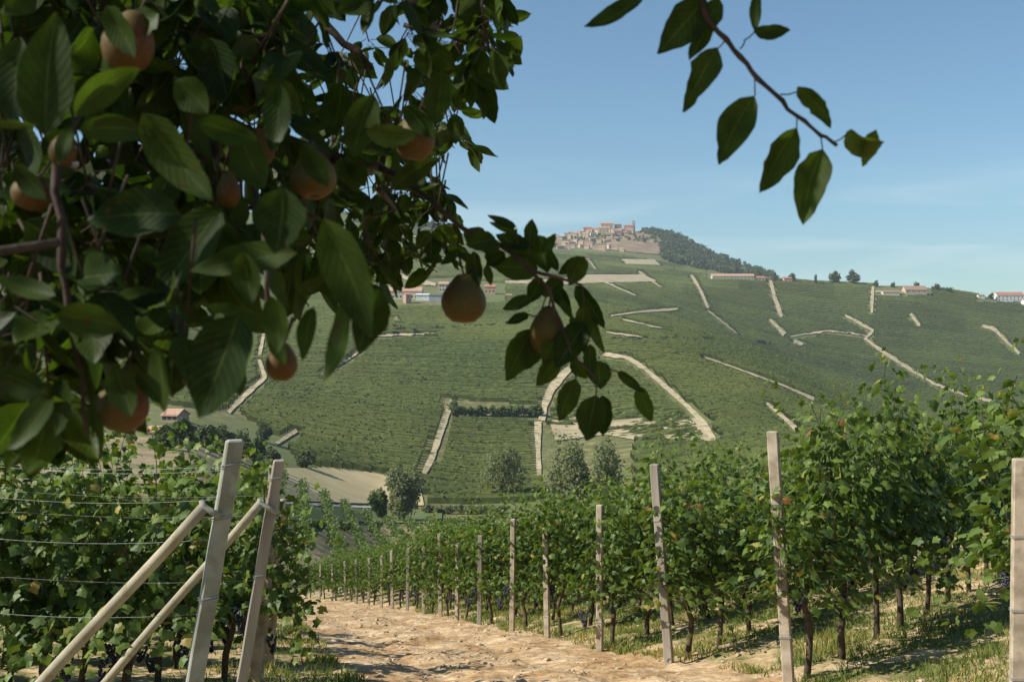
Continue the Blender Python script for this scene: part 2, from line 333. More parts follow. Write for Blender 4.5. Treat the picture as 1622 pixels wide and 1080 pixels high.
def sheet(X, Y, Z):
    nr, nc = X.shape; V = np.stack([X, Y, Z], -1).reshape(-1, 3)
    i = np.arange(nr * nc).reshape(nr, nc)
    Q = np.stack([i[:-1, :-1], i[:-1, 1:], i[1:, 1:], i[1:, :-1]], -1).reshape(-1, 4)
    return V, Q
Yr = np.concatenate([np.arange(-200, 60, 6.0), np.arange(60, 110, 2.0), np.exp(np.linspace(math.log(110), math.log(4000), 360))])
Un = np.linspace(-1.05, 1.05, 620)
Wd = np.maximum(Yr, 110)
X = Un[None, :] * Wd[:, None]; YY = np.repeat(Yr[:, None], len(Un), 1); Z = zt(X, YY)
inside = (X > -40) & (X < 58) & (YY < 71) & (YY > -16)
Z = np.where(inside, Z - 0.6, Z)
V, Q = sheet(X, YY, Z)
tag(np_mesh('hillsides', V, [Q], MAT['hill'], smooth=True), kind='structure')

# near ground: fine sheet with sand on the path and turf under the vines
def spaced(a, b, lo, hi, c0, c1):
    v = [a]
    while v[-1] < b: v.append(v[-1] + (lo if c0 <= v[-1] <= c1 else hi))
    return np.array(v)
gx = spaced(-42, 60, 0.07, 1.0, -6, 9); gy = spaced(-16, 72, 0.07, 0.25, 6, 24)
X, YY = np.meshgrid(gx, gy); Z = near_rough(X, YY)
edge = np.minimum(np.minimum(X + 42, 60 - X), np.minimum(YY + 16, 72.2 - YY)); Z = Z - np.clip(1.5 - edge, 0, 1.5) * 0.25
V, Q = sheet(X, YY, Z)
dx = X - postx(YY) + 0.35 * fbm(X / 1.1, YY / 1.1, 3, 3) * 2
zone = np.clip((np.abs(dx + 1.95) - 2.1) / 0.9, 0, 1)
m, t, b, o = newmat('sandy_ground'); l = t.links.new
tcn = t.nodes.new('ShaderNodeTexCoord'); at = t.nodes.new('ShaderNodeAttribute'); at.attribute_name = 'tint'
def N(sc, det, src=tcn.outputs['Object']):
    n = t.nodes.new('ShaderNodeTexNoise'); n.inputs['Scale'].default_value = sc; n.inputs['Detail'].default_value = det; l(src, n.inputs['Vector']); return n.outputs['Fac']
def RMP(fac, st):
    r = t.nodes.new('ShaderNodeValToRGB'); e = r.color_ramp.elements; l(fac, r.inputs['Fac'])
    e[0].position, e[0].color = st[0][0], c4(st[0][1]); e[1].position, e[1].color = st[-1][0], c4(st[-1][1])
    for p, c in st[1:-1]: q = e.new(p); q.color = c4(c)
    return r.outputs['Color']
sand = RMP(N(5, 9), [(0.3, (0.31, 0.205, 0.115)), (0.5, (0.50, 0.36, 0.21)), (0.7, (0.65, 0.495, 0.31))])
patch = RMP(N(1.1, 9), [(0.42, (1, 1, 1)), (0.60, (0.72, 0.62, 0.50))])
mm = t.nodes.new('ShaderNodeMixRGB'); mm.blend_type = 'MULTIPLY'; mm.inputs['Fac'].default_value = 1; l(sand, mm.inputs['Color1']); l(patch, mm.inputs['Color2'])
turf = RMP(N(2.2, 8), [(0.32, (0.12, 0.15, 0.04)), (0.46, (0.22, 0.19, 0.08)), (0.56, (0.42, 0.31, 0.17)), (0.72, (0.56, 0.43, 0.26))])
ad = t.nodes.new('ShaderNodeMath'); ad.operation = 'MULTIPLY_ADD'; l(N(3.5, 6), ad.inputs[0]); ad.inputs[1].default_value = 0.9; l(at.outputs['Fac'], ad.inputs[2])
mr = t.nodes.new('ShaderNodeMapRange'); mr.inputs[1].default_value = 0.62; mr.inputs[2].default_value = 0.98; l(ad.outputs[0], mr.inputs[0])
mz = t.nodes.new('ShaderNodeMixRGB'); l(mr.outputs[0], mz.inputs['Fac']); l(mm.outputs[0], mz.inputs['Color1']); l(turf, mz.inputs['Color2'])
l(mz.outputs[0], b.inputs['Base Color']); b.inputs['Roughness'].default_value = 0.95; b.inputs['Specular IOR Level'].default_value = 0.1
bp = t.nodes.new('ShaderNodeBump'); bp.inputs['Strength'].default_value = 0.9; bp.inputs['Distance'].default_value = 0.05; l(N(9, 10), bp.inputs['Height']); l(bp.outputs[0], b.inputs['Normal'])
MAT['sand'] = m
tag(np_mesh('sandy_path_ground', V, [Q], MAT['sand'], smooth=True, tint=zone.ravel()), kind='structure')

# ------------------------------------------------------------------ tracks and fields laid on the hillsides
MASK = np.zeros((1080, 1622), bool)      # where no vines stand
_yy, _xx = np.mgrid[0:1080, 0:1622]
def mask_poly(pts, val=True):
    pts = np.array(pts, float); x0, y0 = np.floor(pts.min(0)).astype(int) - 1; x1, y1 = np.ceil(pts.max(0)).astype(int) + 2
    x0 = max(x0, 0); y0 = max(y0, 0); x1 = min(x1, 1622); y1 = min(y1, 1080)
    X_ = _xx[y0:y1, x0:x1] + .5; Y_ = _yy[y0:y1, x0:x1] + .5; ins = np.zeros(X_.shape, bool)
    n = len(pts)
    for i in range(n):
        xa, ya = pts[i]; xb, yb = pts[(i + 1) % n]
        if ya == yb: continue
        c = ((ya > Y_) != (yb > Y_)) & (X_ < (xb - xa) * (Y_ - ya) / (yb - ya) + xa); ins ^= c
    MASK[y0:y1, x0:x1][ins] = val
def resample(pts, n):
    pts = np.array(pts, float); d = np.concatenate([[0], np.cumsum(np.linalg.norm(np.diff(pts[:, :2], axis=0), axis=1))])
    t_ = np.linspace(0, d[-1], n); return np.stack([np.interp(t_, d, pts[:, k]) for k in range(pts.shape[1])], 1)
def track(name, pts, mat='track', lift=None, mask=True, across=4):
    pts = np.array(pts, float); n = max(4, int(np.linalg.norm(np.diff(pts[:, :2], axis=0), axis=1).sum() / 5))
    r = resample(pts, n); d = np.gradient(r[:, :2], axis=0); d /= np.linalg.norm(d, axis=1)[:, None] + 1e-9
    nrm = np.stack([-d[:, 1], d[:, 0]], 1)
    wv = r[:, 2] * np.where(r[:, 2] > 11, 0.52, 0.66) * (1 + 0.8 * fbm(np.arange(n) * 0.45 + pts[0, 0], np.zeros(n), 3))
    V = []
    for i in range(n):
        for k in range(across + 1):
            s = (k / across - 0.5) * wv[i]; q = r[i, :2] + nrm[i] * s
            g = ground(q[0], q[1]); g[2] += (0.25 + g[1] * 0.0006) if lift is None else lift; V.append(g)
    i = np.arange(n * (across + 1)).reshape(n, across + 1)
    Q = np.stack([i[:-1, :-1], i[:-1, 1:], i[1:, 1:], i[1:, :-1]], -1).reshape(-1, 4)
    if mask:
        mw = r[:, 2] * .28 + 1.0
        a = r[:, :2] + nrm * mw[:, None]; c = r[:, :2] - nrm * mw[:, None]
        for k in range(n - 1): mask_poly([a[k], a[k + 1], c[k + 1], c[k]])
    return tag(np_mesh(name, V, [Q], MAT[mat], smooth=True), kind='structure')
def field(name, top, bot, mat, nx=40, ny=14, lift=None, mask=True):
    a = resample(top, nx); c = resample(bot, nx); V = []
    for j in range(ny):
        f = j / (ny - 1)
        for i in range(nx):
            q = a[i] * (1 - f) + c[i] * f; g = ground(q[0], q[1]); g[2] += (0.2 + g[1] * 0.0005) if lift is None else lift; V.append(g)
    i = np.arange(nx * ny).reshape(ny, nx)
    Q = np.stack([i[:-1, :-1], i[:-1, 1:], i[1:, 1:], i[1:, :-1]], -1).reshape(-1, 4)
    if mask: mask_poly(list(map(tuple, a)) + list(map(tuple, c[::-1])))
    return tag(np_mesh(name, V, [Q], MAT[mat], smooth=True), kind='structure')

TR = [
 [(716, 636, 14), (706, 662, 16), (695, 695, 18), (684, 728, 17), (668, 760, 12)],
 [(918, 572, 16), (893, 594, 22), (873, 618, 24), (862, 645, 23), (858, 668, 18)],
 [(852, 670, 20), (852, 700, 15), (853, 735, 14), (855, 775, 12)],
 [(955, 563, 12), (992, 568, 11), (1020, 585, 11), (1058, 618, 12), (1088, 645, 13), (1115, 672, 15), (1130, 700, 18)],
 [(1012, 431, 5), (1026, 442, 5), (1047, 456, 2)],
 [(958, 448, 5), (980, 458, 4), (1006, 469, 3)],
 [(932, 412, 3), (945, 430, 3)],
 [(1095, 436, 6), (1110, 462, 7), (1122, 490, 6)],
 [(1120, 492, 2), (1145, 512, 2.5), (1168, 530, 2)],
 [(1220, 445, 7), (1227, 472, 8), (1238, 504, 9)],
 [(1383, 455, 7), (1381, 478, 8), (1381, 497, 7)],
 [(1338, 501, 5), (1362, 514, 6), (1384, 526, 7), (1370, 538, 8), (1395, 557, 7), (1440, 586, 7), (1480, 610, 6), (1530, 628, 5), (1575, 638, 9)],
 [(1219, 507, 5), (1232, 520, 7), (1243, 532, 9)],
 [(1252, 535, 3), (1310, 526, 4), (1345, 529, 3), (1372, 534, 4)],
 [(1258, 542, 12), (1272, 547, 6)],
 [(1442, 499, 7), (1457, 518, 8)],
 [(1556, 518, 6), (1574, 522, 8), (1592, 541, 6), (1615, 562, 6)],
 [(968, 502, 3), (1015, 495, 4), (1074, 491, 5)],
 [(985, 507, 3), (1030, 518, 3), (1062, 524, 2)],
 [(1112, 566, 4), (1180, 590, 4), (1240, 612, 5), (1290, 634, 8)],
 [(1214, 640, 8), (1240, 662, 9), (1266, 686, 11)],
 [(418, 530, 8), (410, 570, 9), (420, 600, 11), (388, 628, 16), (362, 655, 14)],
 [(500, 600, 3), (545, 575, 5), (575, 555, 4)],
 [(592, 535, 3), (640, 532, 5), (690, 531, 3)],
 [(598, 420, 5), (628, 434, 6), (652, 446, 9), (690, 452, 12)],
 [(222, 590, 10), (245, 570, 7)],
 [(436, 706, 8), (470, 684, 12)],
 [(960, 528, 4), (1010, 535, 4), (1018, 536, 3)],
 [(640, 376, 3), (720, 374, 4)],
 [(626, 500, 2.5), (633, 520, 2)]]
for tpts in TR: track('dirt_track', tpts)
track('valley_road', [(420, 797, 5), (480, 800, 5), (540, 803, 5), (640, 806, 5)], 'road', lift=0.25)
field('pale_field', [(800, 446), (880, 443), (930, 436), (1018, 436)], [(800, 450), (890, 452), (945, 449), (1044, 447)], 'pale_field', 50, 6)
field('pale_field', [(984, 411), (1036, 412)], [(992, 419), (1047, 421)], 'pale_field', 20, 5)
field('bare_vineyard_soil', [(870, 668), (960, 655), (1040, 664), (1112, 664)], [(880, 700), (960, 690), (1040, 705), (1135, 702)], 'pale_field', 50, 10, mask=False)
field('bare_vineyard_soil', [(1110, 630), (1160, 634)], [(1105, 642), (1165, 642)], 'pale_field', 20, 5, mask=False)
field('stubble_field', [(440, 744), (520, 742), (600, 752), (665, 770)], [(420, 793), (500, 797), (600, 800), (672, 803)], 'khaki', 40, 12)
field('valley_meadow', [(420, 803), (520, 806), (640, 809), (700, 812)], [(420, 826), (520, 828), (640, 830), (700, 830)], 'valley_grass', 40, 10)
field('ploughed_field', [(-80, 688), (60, 686), (240, 690), (360, 712), (400, 728)], [(-80, 760), (60, 765), (240, 770), (330, 770), (400, 772)], 'brown_field', 40, 14)
field('terraced_slope', [(960, 380), (985, 368), (1035, 366), (1060, 372)], [(960, 396), (1000, 400), (1040, 404), (1060, 402)], 'terrace', 30, 10)
# no vines: village, forest, farms, ground left of and below the big slope
for pl in ([(840, 370), (1060, 340), (1250, 430), (1215, 441), (1120, 430), (1045, 414), (980, 402), (900, 398), (850, 396)],
           [(600, 445), (720, 440), (800, 450), (800, 478), (700, 484), (600, 484)],
           [(1120, 425), (1290, 430), (1290, 442), (1120, 442)],
           [(1384, 440), (1475, 448), (1475, 468), (1384, 468)], [(1550, 455), (1622, 455), (1622, 478), (1550, 478)],
           [(0, 640), (250, 640), (375, 655), (445, 700), (470, 738), (620, 752), (660, 770), (668, 806), (1622, 806), (1622, 1080), (0, 1080)],
           [(600, 320), (740, 360), (740, 372), (600, 350)],
           [(866, 672), (1000, 700), (1000, 806), (866, 806)], [(700, 632), (860, 644), (858, 664), (712, 660)]): mask_poly(pl)

# ------------------------------------------------------------------ distant vineyards: hedge rows following the contours
VV = []; QQ = []; TT = []; CP = []; CS = []; CT = []; nv = 0; Yc = 286.0; kk = 0
while Yc < 2250:
    sp = 4.0 if Yc < 600 else min(4.0 * (Yc / 600) ** .8, 9.0); seg = sp * 0.62
    pxa = np.arange(-260, 1880, seg / Yc * F); x = (pxa - CX) / F * Yc
    y = Yc + 7 * np.sin(x / 110 + Yc / 260) + 0.06 * x + 0.25 * fbm(x / 30, np.full_like(x, Yc / 50), 2)
    z = zt(x, y); pb = CY - F * z / y; pp = CX + F * x / y
    ptp = CY - F * (z + 1.6) / y
    def inm(a, b):
        a_ = np.clip(a.astype(int), 0, 1621); b_ = np.clip(b.astype(int), 0, 1079); return MASK[b_, a_]
    jp = R.randn() * 1.0; rt_ = R.randn() * .07; bad = inm(pp + jp, pb) | inm(pp + jp, ptp)
    parc = np.floor(pp / 150 + 0.4 * np.floor(Yc / 95)) * 17.3 + np.floor(Yc / 95) * 5.1; ptint = 1 + 0.20 * np.sin(parc * 12.9) + rt_ + 0.22 * fbm(x / 25, y / 25, 3, 2)
    gap = vn(x / 6, np.full_like(x, kk * 3.7), 2) < 0.012
    sparse = (pp > 862) & (pp < 1140) & (pb > 652) & (pb < 706)
    spf = np.where(sparse, np.clip(.55 + 2.2 * fbm(x / 12, y / 12, 3, 1) + .3 * R.randn(len(x)), .05, 1), 1.0)
    h = (1.75 + 0.25 * fbm(x / 3.0, np.full_like(x, kk * 1.7), 2) * 2 + R.rand(len(x)) * 0.2) * (0.9 + sp / 12); wd = sp * (0.20 + 0.07 * R.rand(len(x))); h = h * (1 + R.randn() * .03) * spf; wd = wd * (.4 + .6 * spf)
    jit = R.randn(len(x), 2) * 0.12
    A = np.stack([x, y - wd, z - 0.3], 1); B = np.stack([x + jit[:, 0], y - wd * 0.75, z + h * 0.72], 1)
    C = np.stack([x + jit[:, 1], y - 0.05 * wd, z + h], 1); D = np.stack([x, y + wd * 0.9, z + h * 0.6], 1); E = np.stack([x, y + wd, z - 0.3], 1)
    n = len(x); VV.append(np.stack([A, B, C, D, E], 1).reshape(-1, 3))
    ok = np.nonzero(~bad[:-1] & ~bad[1:])[0]
    TT.append(np.repeat(np.clip(ptint, .5, 1.6), 5))
    for rep_ in range(3 if Yc < 560 else (2 if Yc < 900 else 1)):
        o2 = ok + 0; f_ = R.rand(len(o2)); 
        CP.append(np.stack([x[o2] + seg * f_, y[o2] + wd[o2] * R.uniform(-1, .7, len(o2)), z[o2] + h[o2] * R.uniform(.55, 1.12, len(o2))], 1)); CS.append(np.full(len(o2), .22 + sp * .08)); CT.append(ptint[o2])
    for q in range(4):
        a = nv + ok * 5 + q; QQ.append(np.stack([a, a + 5, a + 6, a + 1], 1))
    nv += n * 5; Yc += sp; kk += 1
V = np.concatenate(VV); Q = np.concatenate(QQ)
used = np.zeros(len(V), bool); used[Q.ravel()] = True; remap = np.cumsum(used) - 1
CP = np.concatenate(CP); CS = np.concatenate(CS); CT = np.concatenate(CT); n = len(CP)
nr = R.randn(n, 3) * .7 + [0, -.2, .9]; Mx = frames(nr, R.randn(n, 3)); qv = np.array([(-.5, -.4, 0), (.5, -.5, .1), (.4, .5, 0), (-.5, .4, .15)])
CV = (np.einsum('nij,kj->nki', Mx, qv) * (CS * R.uniform(.6, 1.3, n))[:, None, None] + CP[:, None, :]).reshape(-1, 3)
ctt = np.repeat(np.clip(CT * R.uniform(.78, 1.3, n), .4, 2.0), 4)
Vh = V[used]; Th = np.concatenate(TT)[used]
tag(np_mesh('distant_vineyard', np.concatenate([Vh, CV]), [remap[Q], np.arange(n * 4).reshape(n, 4) + len(Vh)], MAT['hedge'], tint=np.concatenate([Th, ctt])), 'vine rows covering the far hillsides between the pale tracks', 'vineyard', kind='stuff')

# ------------------------------------------------------------------ leaf templates
def fan_leaf(pts, dz):
    """outline fan; pts (n,2) with the stalk at the origin"""
    V = [(0, 0.25, 0.0)] + [(p[0], p[1], dz * (abs(p[0]) ** 1.2 + (p[1] - .3) ** 2)) for p in pts]
    n = len(pts); T = [(0, 1 + i, 1 + (i + 1) % n) for i in range(n)]
    return np.array(V), np.array(T)
GRAPE = np.array([(0, 0.0), (0.20, -0.16), (0.40, -0.02), (0.36, 0.16), (0.58, 0.34), (0.40, 0.48), (0.34, 0.56), (0.20, 0.72), (0, 1.0),
                  (-0.20, 0.72), (-0.34, 0.56), (-0.40, 0.48), (-0.58, 0.34), (-0.36, 0.16), (-0.40, -0.02), (-0.20, -0.16)]) 
gl_V, gl_T = fan_leaf(GRAPE, -0.28)
sl_V, sl_T = fan_leaf(np.array([(0, 0), (0.3, 0.15), (0.42, 0.45), (0.28, 0.8), (0, 1.0), (-0.28, 0.8), (-0.42, 0.45), (-0.3, 0.15)]), -0.3)

def scatter(tv, tt, pos, nrm, axis, size, tint):
    Mx = frames(nrm, axis); n = len(pos)
    V = np.einsum('nij,kj->nki', Mx, tv) * size[:, None, None] + pos[:, None, :]
    T = tt[None] + (np.arange(n) * len(tv))[:, None, None]
    return V.reshape(-1, 3), T.reshape(-1, tt.shape[1]), np.repeat(tint, len(tv))

# ------------------------------------------------------------------ trees
def crown_leaves(c, rad, n, size, seed, blobs=14, low=0.0):
    """leaf clumps: blobs spread in the ellipsoid, leaves on and inside each blob"""
    r = np.random.RandomState(seed); c = np.array(c); rad = np.array(rad)
    bd = r.randn(blobs, 3); bd /= np.linalg.norm(bd, axis=1)[:, None]; bd *= (0.35 + 0.4 * r.rand(blobs))[:, None]
    bd[:, 2] = np.where(bd[:, 2] < low - 0.6, bd[:, 2] * 0.5, bd[:, 2])
    br = 0.28 + 0.26 * r.rand(blobs)
    k = r.randint(0, blobs, n); d = r.randn(n, 3); d /= np.linalg.norm(d, axis=1)[:, None]
    rr = br[k] * (0.55 + 0.5 * r.rand(n)); p = bd[k] + d * rr[:, None]
    stray = r.rand(n) < 0.05; p[stray] *= 1.12
    pos = c + p * rad
    nrm = d + 0.6 * r.randn(n, 3) + np.array([0, 0, 0.5]); ax = r.randn(n, 3) + np.array([0, 0, -0.6])
    tint = np.clip(0.25 + 0.5 * r.rand(n) + 0.25 * (r.rand(blobs)[k] - 0.5), 0, 0.92)
    return scatter(sl_V, sl_T, pos, nrm, ax, size * (0.6 + 0.8 * r.rand(n)), tint)

def tree(name, label, cat, base, H, Wd_, mat='tree_leaf', n=1500, seed=1, trunk=0.22, group=None, lsize=None, bottom=0.12, blobs=14):
    base = np.array(base, float); root = empty(name, base); tag(root, label, cat, group)
    r = np.random.RandomState(seed)
    mb = MB(); top = np.array([r.randn() * .04 * H, r.randn() * .04 * H, H * 0.72])
    tr = H * 0.028
    mb.tube([(0, 0, -0.03 * H), (top[0] * .2, top[1] * .2, H * .2), top * 0.6, top], [tr * 1.3, tr, tr * .7, tr * .2], 7)
    for k in range(7):
        a = r.rand() * 6.28; f = 0.22 + 0.5 * r.rand(); s = np.array([top[0] * f, top[1] * f, H * 0.72 * f])
        e = s + np.array([math.cos(a) * Wd_ * .32, math.sin(a) * Wd_ * .32, H * 0.16]); mb.tube([s, (s + e) / 2 + [0, 0, .02 * H], e], [tr * .5, tr * .35, tr * .12], 5)
    mb.build('trunk', MAT['bark'], root, True)
    ch = H * (1 - bottom); V, T, ti = crown_leaves((0, 0, H * bottom + ch / 2), (Wd_ / 2, Wd_ / 2, ch / 2), n, lsize or Wd_ * 0.075, seed, blobs)
    np_mesh('crown', V, [T], MAT[mat], root, tint=ti)
    return root
def ptree(name, label, px, base_py, top_py, wpx, Y=None, cat='tree', **k):
    if Y is None: Y = hit(px, base_py)
    x = (px - CX) / F * Y; z = float(zt(x, Y))
    zt_ = (CY - top_py) / F * Y; H = max(zt_ - z, 1.0)
    return tree(name, label, cat, (x, Y, z), H, wpx / F * Y, **k)

ptree('willow_tree', 'silvery grey-green willow beside the small stubble field', 641, 826, 727, 66, mat='willow_leaf', n=5200, seed=3, lsize=0.55, bottom=0.02, blobs=22)
ptree('young_tree', 'small bright green tree just left of the silvery willow', 601, 822, 768, 34, mat='bright_leaf', n=2200, seed=4, lsize=0.5, bottom=0.0)
ptree('bush', 'dark round bush at the left edge of the stubble field', 484, 742, 712, 30, cat='bush', n=1200, seed=5, bottom=0.0, lsize=0.55)
ptree('scrub_tree', 'pale feathery tree in the middle of the lower vineyard block', 795, 800, 690, 80, mat='willow_leaf', n=2600, seed=6, Y=300, lsize=0.6, bottom=-0.15)
ptree('scrub_tree', 'greyish bushy tree above the right vine row, left one of two', 905, 800, 676, 84, mat='willow_leaf', n=4200, seed=7, Y=215, lsize=0.5, bottom=0.0)
ptree('scrub_tree', 'smaller bushy tree above the right vine row, right one of two', 962, 800, 682, 62, mat='willow_leaf', n=3000, seed=8, Y=210, lsize=0.45, bottom=0.0)
LT = [(262, 716, 668, 34), (292, 708, 662, 44), (325, 712, 668, 42), (352, 720, 676, 42), (380, 728, 682, 48), (408, 736, 690, 40), (432, 742, 708, 30), (418, 700, 668, 28)]
tl = ['bushy tree nearest the brick farmhouse, behind the grey leaning post', 'second bushy tree from the farmhouse in the valley clump', 'third bushy tree from the farmhouse in the valley clump',
      'broad dark tree right behind the top of the grey post', 'wide tree just right of the grey post top', 'green tree between the tops of the two leaning posts', 'low bush above the brown-grey post top', 'small round tree behind the clump, near the pink track']
for i, (a, b_, c_, d_) in enumerate(LT): ptree('valley_tree', tl[i], a, b_, c_, d_, n=1800, seed=20 + i, lsize=0.42, bottom=0.0, group='trees in the valley clump')
# low grey scrub line along the valley road
for i, px in enumerate(range(676, 800, 17)):
    ptree('scrub_bush', 'grey scrub bush, %s from the willow along the valley floor' % ['first', 'second', 'third', 'fourth', 'fifth', 'sixth', 'seventh', 'eighth'][i], px, 818, 796 + (i % 3), 24, cat='bush', mat='willow_leaf', n=700, seed=40 + i, Y=262, lsize=0.4, bottom=0.0, group='scrub bushes on the valley floor')
for i, (px, by, ty, wp) in enumerate([(500, 846, 818, 30), (545, 842, 822, 26), (592, 846, 822, 24), (690, 840, 818, 26), (655, 836, 820, 20)]):
    ptree('orchard_bush', 'leafy green bush in the lower meadow, %s from the left' % ['first', 'second', 'third', 'fifth', 'fourth'][i], px, by, ty, wp, cat='bush', mat='bright_leaf', n=700, seed=60 + i, lsize=0.35, bottom=0.0, group='bushes in the meadow')
# hedge line above the middle parcel
for i, px in enumerate(range(722, 860, 12)):
    ptree('hedge_bush', 'bush of the dark hedge above the middle vineyard block, number %d from the left' % (i + 1), px, 660, 641, 17, cat='bush', mat='bright_leaf' if i % 3 else 'tree_leaf', n=420, seed=80 + i, lsize=0.8, bottom=0.0, group='hedge above the middle block')
ptree('hedge_bush', 'pale round bush at the top end of the short pale track', 718, 652, 632, 20, cat='bush', mat='willow_leaf', n=500, seed=99, lsize=0.7, bottom=0.0)
# ridge trees
ptree('round_tree', 'left one of two round trees standing alone on the ridge', 1320, 448, 428, 22, n=900, seed=101, Y=1350, lsize=1.6, bottom=0.0, group='two round trees on the ridge')
ptree('round_tree', 'right one of two round trees standing alone on the ridge', 1352.5, 448, 428, 24, n=1000, seed=102, Y=1350, lsize=1.6, bottom=0.0, group='two round trees on the ridge')
RT = [(1292, 440, 434, 5, 'tiny tree on the ridge left of the two round trees'), (1388, 450, 443, 9, 'small tree at the left end of the ridge farm'), (1414, 452, 446, 8, 'small tree behind the ridge farm yard'),
      (1452, 453, 446, 10, 'tree behind the tan ridge farm building'), (1484, 456, 446, 9, 'narrow tree at the right end of the ridge farm'), (1500, 462, 455, 26, 'low bush on the ridge right of the farm'),
      (1570, 470, 463, 10, 'dark tree left of the white ridge house'), (1255, 442, 432, 12, 'tree beside the small ridge house near the wood'), (1228, 440, 430, 14, 'last tree at the low end of the wooded slope')]
for i, (px, by, ty, wp, lb) in enumerate(RT): ptree('ridge_tree', lb, px, by, ty, wp, n=260, seed=110 + i, Y=1340, lsize=1.4, bottom=0.0, group='small trees along the ridge')
LR = [(630, 345, 333, 20), (640, 348, 336, 18), (656, 352, 342, 16), (672, 357, 344, 12), (684, 358, 346, 13), (697, 362, 347, 14), (710, 364, 350, 12), (724, 368, 359, 12), (600, 342, 328, 22)]
for i, (px, by, ty, wp) in enumerate(LR):
    ptree('ridge_tree', 'dark tree on the far left ridge, number %d from the left' % ([1, 2, 3, 4, 5, 6, 7, 8, 0][i] + 1), px, by + 4, ty, wp * 1.3, n=420, seed=130 + i, Y=1760, lsize=2.4, bottom=-0.35, group='trees on the far left ridge')

# the wood on the far slope reads as one mass
def inpoly(p, pts):
    ins = False; n = len(pts)
    for i in range(n):
        xa, ya = pts[i]; xb, yb = pts[(i + 1) % n]
        if (ya > p[1]) != (yb > p[1]) and p[0] < (xb - xa) * (p[1] - ya) / (yb - ya) + xa: ins = not ins
    return ins
WOOD = [(1010, 366), (1050, 362), (1090, 382), (1130, 404), (1180, 422), (1240, 438), (1200, 441), (1120, 430), (1052, 414), (1042, 396), (1048, 380)]
Vs = []; Ts = []; Tn = []; n0 = 0; r = np.random.RandomState(5)
cnt = 0
while cnt < 620:
    p = (r.uniform(1000, 1245), r.uniform(360, 442))
    if not inpoly(p, WOOD): continue
    g = ground(*p); s = r.uniform(9, 15)
    V, T, ti = crown_leaves(g + [0, 0, s * .45], (s * .5, s * .5, s * .5), 46, s * 0.26, cnt + 900, blobs=5)
    ti = np.clip(ti * 0.7 + r.rand() * 0.5, 0, 0.99)
    Vs.append(V); Ts.append(T + n0); Tn.append(ti); n0 += len(V); cnt += 1
for i in range(260):
    p = (r.uniform(560, 740), 0); py = np.interp(p[0], [560, 620, 660, 740], [334, 338, 350, 371]) + r.rand() * np.interp(p[0], [560, 660, 700, 740], [22, 14, 3, 1])
    if p[0] > 665 and r.rand() < .5: continue
    g = ground(p[0], py); s = r.uniform(7, 12)
    V, T, ti = crown_leaves(g + [0, 0, s * .4], (s * .5, s * .5, s * .5), 40, s * 0.26, i + 7900, blobs=5)
    Vs.append(V); Ts.append(T + n0); Tn.append(ti * .6); n0 += len(V)
tag(np_mesh('far_wood', np.concatenate(Vs), [np.concatenate(Ts)], MAT['tree_leaf'], tint=np.concatenate(Tn)), 'dark woods on the slope right of the hilltop village and along the left ridge', 'wood', kind='stuff')
Vs = []; Ts = []; Tn = []; n0 = 0
for i in range(150):                      # garden trees in and under the village
    f = r.rand(); px = 850 + 200 * f; py = 386 + r.uniform(-4, 12) - 14 * math.sin(f * 2.4)
    g = ground(px, py); s = r.uniform(6, 10)
    V, T, ti = crown_leaves(g + [0, 0, s * .4], (s * .5, s * .5, s * .5), 30, s * 0.28, i + 2900, blobs=4)
    Vs.append(V); Ts.append(T + n0); Tn.append(ti); n0 += len(V)
tag(np_mesh('village_greenery', np.concatenate(Vs), [np.concatenate(Ts)], MAT['tree_leaf'], tint=np.concatenate(Tn)), 'green trees massed between and below the hilltop village houses', 'trees', kind='stuff')
# dark ditch scrub: line across the slope below the farm
Vs = []; Ts = []; Tn = []; n0 = 0
for (x0, y0, x1, y1, sz) in [(596, 531, 815, 518, 2.6), (960, 541, 1130, 541, 2.4), (1060, 563, 1110, 566, 2.2), (460, 648, 560, 560, 2.4), (1195, 545, 1215, 547, 4)]:
    m_ = int(abs(x1 - x0) / 2.6) + 4
    for i in range(m_):
        f = (i + r.rand()) / m_; g = ground(x0 + (x1 - x0) * f, y0 + (y1 - y0) * f + r.randn() * .6); s = sz * r.uniform(.7, 1.3)
        V, T, ti = crown_leaves(g + [0, 0, s * .5], (s * .9, s * .6, s * .55), 26, s * 0.35, i + 3900, blobs=4)
        Vs.append(V); Ts.append(T + n0); Tn.append(ti * .4); n0 += len(V)
tag(np_mesh('ditch_scrub', np.concatenate(Vs), [np.concatenate(Ts)], MAT['tree_leaf'], tint=np.concatenate(Tn)), 'dark thin lines of scrub running across the far vineyards', 'scrub', kind='stuff')

# valley-floor vine block with bare strips, rows running away from the viewer
Vs = []; Ts = []; Tn = []; n0 = 0; r = np.random.RandomState(15)
for k in range(-9, 12):
    x0 = -27.0 + k * 4.3
    for s in np.arange(0, 1, 0.012):
        y = 118 + 108 * s; x = x0 - 21 * s; 
        if x / y > -0.02 or x / y < (425 - CX) / F + .02 * math.sin(k): continue
        z = float(zt(x, y)); m_ = 24
        pos = np.stack([x + r.randn(m_) * .42, y + r.uniform(-.9, .9, m_), z + r.uniform(0.2, 1.9, m_)], 1)
        nr = r.randn(m_, 3) + [0, -.3, .8]; V, T, ti = scatter(sl_V, sl_T, pos, nr, r.randn(m_, 3), np.full(m_, .42), np.clip(r.rand(m_) * .8 + .1, 0, 1))
        Vs.append(V); Ts.append(T + n0); Tn.append(ti); n0 += len(V)
tag(np_mesh('valley_vineyard', np.concatenate(Vs), [np.concatenate(Ts)], MAT['bright_leaf'], tint=np.concatenate(Tn)), 'green vine rows with bare earth strips below the valley meadow', 'vineyard', kind='stuff')
